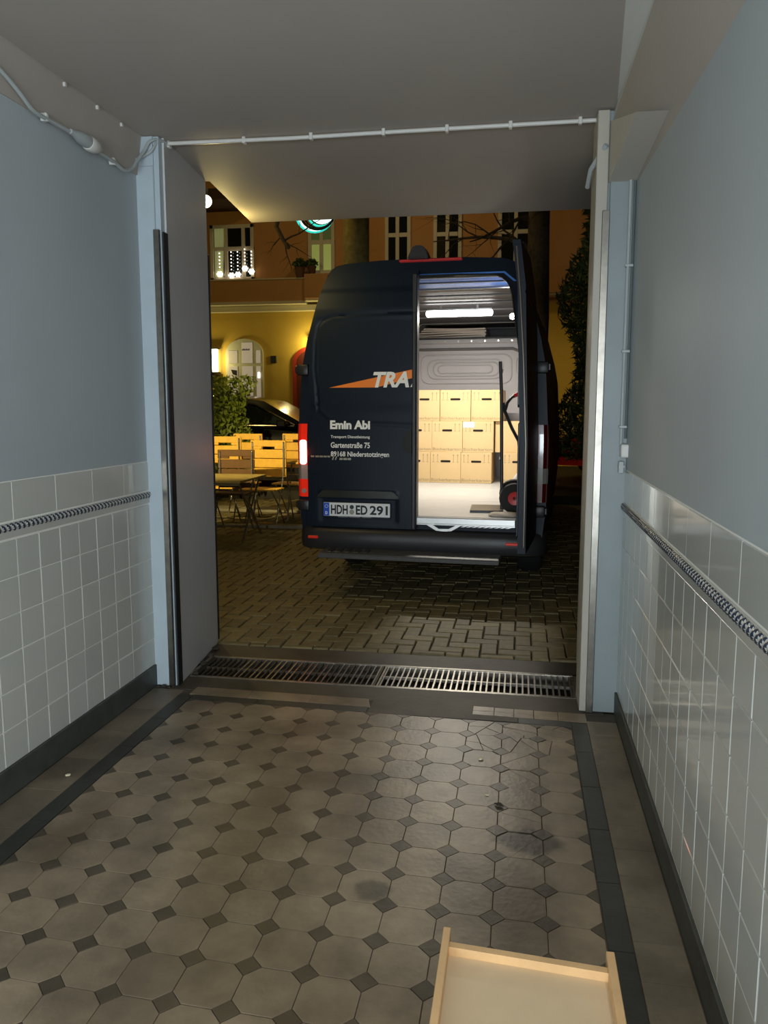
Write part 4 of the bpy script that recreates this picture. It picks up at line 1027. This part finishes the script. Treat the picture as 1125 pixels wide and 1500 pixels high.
bm=new(); prism(bm,[(-.05,.38),(-.30,.387),(-.33,.375),(-.33,.343),(-.28,.33),(-.05,.335)],'x',-.765,.70); bmesh.ops.bevel(bm,geom=bm.edges[:],offset=.006,segments=2,affect='EDGES'); stp=obj('rear_step',bm,mat('step_plastic',(.06,.06,.055),.5,noise=.2,nscale=30),van,True)
for k in range(5):
    bm=new(); box(bm,-.70+.075*k,-.655+.075*k,-.30,-.17,.383,.393,.004); obj('step_tread',bm,M_blackp,stp)
bm=new(); box(bm,-.6,-.55,-.1,.4,.33,.38); box(bm,.5,.55,-.1,.4,.33,.38); box(bm,-.9,.9,.1,5.5,.40,.46); obj('underbody',bm,M_dark,van)
for v in (1.25,5.3):
    for s in (-1,1):
        bm=new(); lathe(bm,[(.20,-.11),(.33,-.11),(.36,-.07),(.36,.07),(.33,.11),(.2,.11)],'x',24,(s*.86,v,.36)); wo=obj('wheel',bm,M_tire,van,True)
        bm=new(); lathe(bm,[(.04,-.02),(.2,.0),(.2,.03),(.04,.03)],'x',16,(s*(.95),v,.36)); obj('wheel_rim',bm,M_galv,wo)
# roof brake light and camera housing
bm=new(); box(bm,-.18,.33,lean(2.7)-.01,lean(2.7)+.03,2.712,2.732,.006); obj('high_brake_light',bm,mat('dull_red_lens',(.35,.02,.02),.3,emit=(.8,.06,.06),estr=.10),van)
bm=new(); T0=[(-.10,2.725),(-.065,2.80),(-.045,2.825),(.02,2.825),(.045,2.80),(.075,2.725)]; prism(bm,T0,'y',.0,.16); bmesh.ops.bevel(bm,geom=bm.edges[:],offset=.008,segments=2,affect='EDGES'); obj('reversing_camera',bm,M_blackp,van,True)
# open right rear door
rd_=empty('right_rear_door',(.955,-.03,0)); rd_.parent=van; rd_['label']='right rear door standing open towards the passage'
dl=door_mesh('door_panel',rd_,True,M_van)
for v in dl.data.vertices: v.co.x-=.945; v.co.y+=.03
bm=new(); box(bm,-.90,-.10,.045,.06,.66,1.45,.01); box(bm,-.86,-.14,.05,.07,1.55,2.2,.02); obj('inner_trim',bm,M_blackp,rd_)
bm=new(); tube(bm,[(-.938,.0,.60),(-.938,.0,1.3),(-.938,.03,1.9),(-.934,.06,2.3),(-.93,.09,2.60)],.008,6); obj('edge_seal',bm,mat('edge_rubber_pale',(.10,.085,.06),.3,.3),rd_,True)
rd_.rotation_euler=(0,0,R(88))
# ---------- interior lamps of the van
le=empty('led_bar',(.04,2.0,2.52)); le.parent=van
bm=new(); tube(bm,[(-.345,0,0),(-.335,0,0),(.335,0,0),(.345,0,0)],[.02,.034,.034,.02],12); obj('led_tube',bm,M_led,le,True)
bm=new(); box(bm,-.34,.34,-.015,.015,.02,.05,.004); box(bm,-.2,-.18,-.01,.01,.04,.08); box(bm,.18,.2,-.01,.01,.04,.08); obj('led_mount',bm,M_alu,le)
wl_=empty('work_lamp',(.70,.55,2.315)); wl_.parent=van
bm=new(); bmesh.ops.create_uvsphere(bm,u_segments=14,v_segments=8,radius=.026); obj('lamp_bulb',bm,M_led,wl_,True)
bm=new(); box(bm,.0,.08,-.02,.03,-.02,.02,.006); obj('lamp_bracket',bm,M_dark,wl_)
vl=bpy.data.objects['van_roof_light']; vl.data.energy=66; vl.data.color=(1,.93,.80); vl.data.shape='RECTANGLE'; vl.data.size=.66; vl.data.size_y=.06
vl.matrix_world=VM@Matrix.Translation((.04,1.99,2.485))
light('POINT','van_work_light',tuple(VM@Vector((.655,.52,2.30))),3.0,(1,.96,.9),.03)
# ============================================================ CARGO (top level things)
def world(u,v,z): return tuple(VM@Vector((u,v,z)))
BW,BH,BD=.362,.364,.40
def box_body(nm):
    bm=new(); box(bm,-BW/2,BW/2,0,BD,0,BH,.003); me=bpy.data.meshes.new(nm); bmesh.ops.recalc_face_normals(bm,faces=bm.faces[:]); bm.to_mesh(me); bm.free(); me.materials.append(M_card); return me
bbm=box_body('carton')
tmp=text_obj('carton_print','Bücherkarton',-BW/2+.01,BW/2-.01,.018,.052,-.0005,M_print,None,.005,0,.0008); tme=tmp.data; bpy.data.objects.remove(tmp)
bm=new()
for cx in (-.145,-.095,.095,.145):
    box(bm,cx-.0025,cx+.0025,-.0012,0,.255,.33); prism(bm,[(cx-.010,.322),(cx+.010,.322),(cx,.342)],'y',-.0012,0); box(bm,cx-.012,cx+.012,-.0012,0,.244,.25)
bmesh.ops.recalc_face_normals(bm,faces=bm.faces[:]); ame=bpy.data.meshes.new('arrow_print'); bm.to_mesh(ame); bm.free(); ame.materials.append(M_print)
bm=new(); prism(bm,[(x,z) for x,z in rrect(-.06,.06,.243,.268,.012)][:-1],'y',-.0022,.0); bmesh.ops.recalc_face_normals(bm,faces=bm.faces[:]); hme=bpy.data.meshes.new('hand_hole'); bm.to_mesh(hme); bm.free(); hme.materials.append(M_hole)
bm=new(); box(bm,-BW/2+.001,BW/2-.001,.197,.203,BH-.001,BH+.001); bmesh.ops.recalc_face_normals(bm,faces=bm.faces[:]); lme2=bpy.data.meshes.new('lid_seam'); bm.to_mesh(lme2); bm.free(); lme2.materials.append(M_print)
def carton(u,v,z,label,plain=False,rz=0):
    t=tag(empty('moving_carton',world(u,v,z),-A+rz),label,'box','book cartons stacked in the van')
    inst('carton',bbm,t); inst('lid_seam',lme2,t)
    if not plain:
        inst('hand_hole',hme,t); inst('arrow_print',ame,t); inst('lettering',tme,t)
    return t
V0=3.0; Z1,Z2,Z3=.661,1.026,1.391
carton(-.503,V0,Z3,'book carton at the left end of the top row',rz=R(.5))
carton(-.136,V0+.01,Z3,'middle book carton of the top row')
carton(.231,V0+.02,Z3,'book carton at the right end of the top row',rz=R(-.8))
carton(-.592,V0,Z2,'middle row book carton half hidden by the closed door')
carton(-.228,V0,Z2,'second book carton in the middle row, left of the taped paper')
cp=carton(.138,V0,Z2,'middle row book carton with a white paper stuck on it')
bm=new(); box(bm,-.175,-.045,-.004,-.0025,.29,.355); o=obj('paper_label',bm,M_paper,cp)
carton(.515,V0+.06,Z2,'plain sided carton of the middle row behind the sack truck',True)
carton(-.608,V0,Z1,'bottom row book carton half hidden by the closed door')
carton(-.243,V0-.01,Z1,'second book carton in the bottom row')
carton(.122,V0-.01,Z1,'bottom row book carton left of the dark gap')
carton(.600,V0+.03,Z1,'bottom row carton right of the dark gap, behind the wheel')
# flattened cartons on the cab shelf
sh_lab=['lowest flattened carton sheet on the shelf above the cab','second flattened carton sheet from the bottom of the shelf stack','third flattened carton sheet from the bottom of the shelf stack','fourth flattened carton sheet from the bottom of the shelf stack','topmost flattened carton sheet on the shelf above the cab']
for k in range(5):
    t=tag(empty('flattened_carton',world(-.30+.01*(k%2),4.02,2.442+k*.026),-A),sh_lab[k],'cardboard','flattened cartons above the cab')
    bm=new(); n=12
    a=[];b=[]
    for i in range(n+1):
        x=-.48+.87*i/n; zz=-.0*abs(x)+.006*math.sin(x*5+k)
        a.append((x,zz)); b.append((x,zz+.019))
    prism(bm,a+b[::-1],'y',0,.5); obj('sheet',bm,M_board,t)
# hand truck
ht=tag(empty('sack_truck',world(.62,.55,.66),-A+R(5)),'black sack truck with pneumatic wheel and red grips standing in the van opening','hand truck')
for vv in (-.18,.20):
    bm=new(); tube(bm,[(0.02,vv,.03),(.01,vv,.5),(0,vv,1.0),(-.015,vv,1.27)],.015,10); obj('upright',bm,M_blackp,ht,True)
    bm=new(); lathe(bm,[(.055,-.035),(.09,-.04),(.122,-.03),(.130,0),(.122,.03),(.09,.04),(.055,.035)],'y',24,(.125,vv-.03,.131)); wo=obj('wheel',bm,M_tire,ht,True)
    bm=new(); lathe(bm,[(.015,-.03),(.056,-.035),(.060,-.02),(.060,.02),(.015,.02)],'y',18,(.125,vv-.035,.131)); hb=obj('wheel_hub',bm,M_redm,wo,True)
    bm=new(); tube(bm,[(.015,vv,.93),(.03,vv,.86),(.09,vv,.72),(.155,vv,.60),(.17,vv,.50)],.014,8); obj('strut',bm,M_blackp,ht,True)
    bm=new(); tube(bm,[(.035,vv,.87),(.05,vv,.93),(.085,vv,.975),(.13,vv,1.00),(.17,vv,1.02)],.012,8); gr=obj('handle',bm,M_blackp,ht,True)
    bm=new(); tube(bm,[(.105,vv,.988),(.17,vv,1.02)],.017,8); obj('red_grip',bm,M_redm,gr,True)
    bm=new(); tube(bm,[(.178,vv,.60),(.178,vv,.15)],.012,8); obj('red_rail',bm,M_redm,ht,True)
bm=new(); box(bm,-.25,.03,-.20,.22,-.0,.02,.003); obj('toe_plate',bm,M_blackp,ht)
for z in (.45,.85,1.2):
    bm=new(); cyl(bm,(.0,-.18,z),(.0,.2,z),.010,8); obj('crossbar',bm,M_blackp,ht)
bm=new(); cyl(bm,(.125,-.2,.131),(.125,.2,.131),.010,8); obj('axle',bm,M_blackp,ht)
def lump(nm,loc,sx,sy,sz,m,label,cat,seed):
    bm=new(); bmesh.ops.create_icosphere(bm,subdivisions=3,radius=1); rr_=random.Random(seed)
    ph=[rr_.uniform(0,6) for _ in range(6)]
    for v in bm.verts:
        c=v.co; f=1+.07*math.sin(c.x*5+ph[0])+.06*math.sin(c.y*6+ph[1])+.06*math.sin(c.z*5+c.x*4+ph[2]); v.co=Vector((c.x*sx*f,c.y*sy*f,max(-sz*.6,c.z*sz*f)+sz*.6))
    o=obj(nm,bm,m,None,True); o.location=loc; o.rotation_euler=(0,0,-A); tag(o,label,cat)
lump('cloth_bundle',world(.74,1.35,.661),.11,.15,.165,M_cloth,'grey white cloth bundle behind the sack truck wheel','cloth',1)
lump('floor_cloth',world(.70,.16,.661),.13,.09,.022,mat('beige_cloth',(.55,.48,.40),.9),'crumpled beige cloth on the van floor below the wheel','cloth',2)
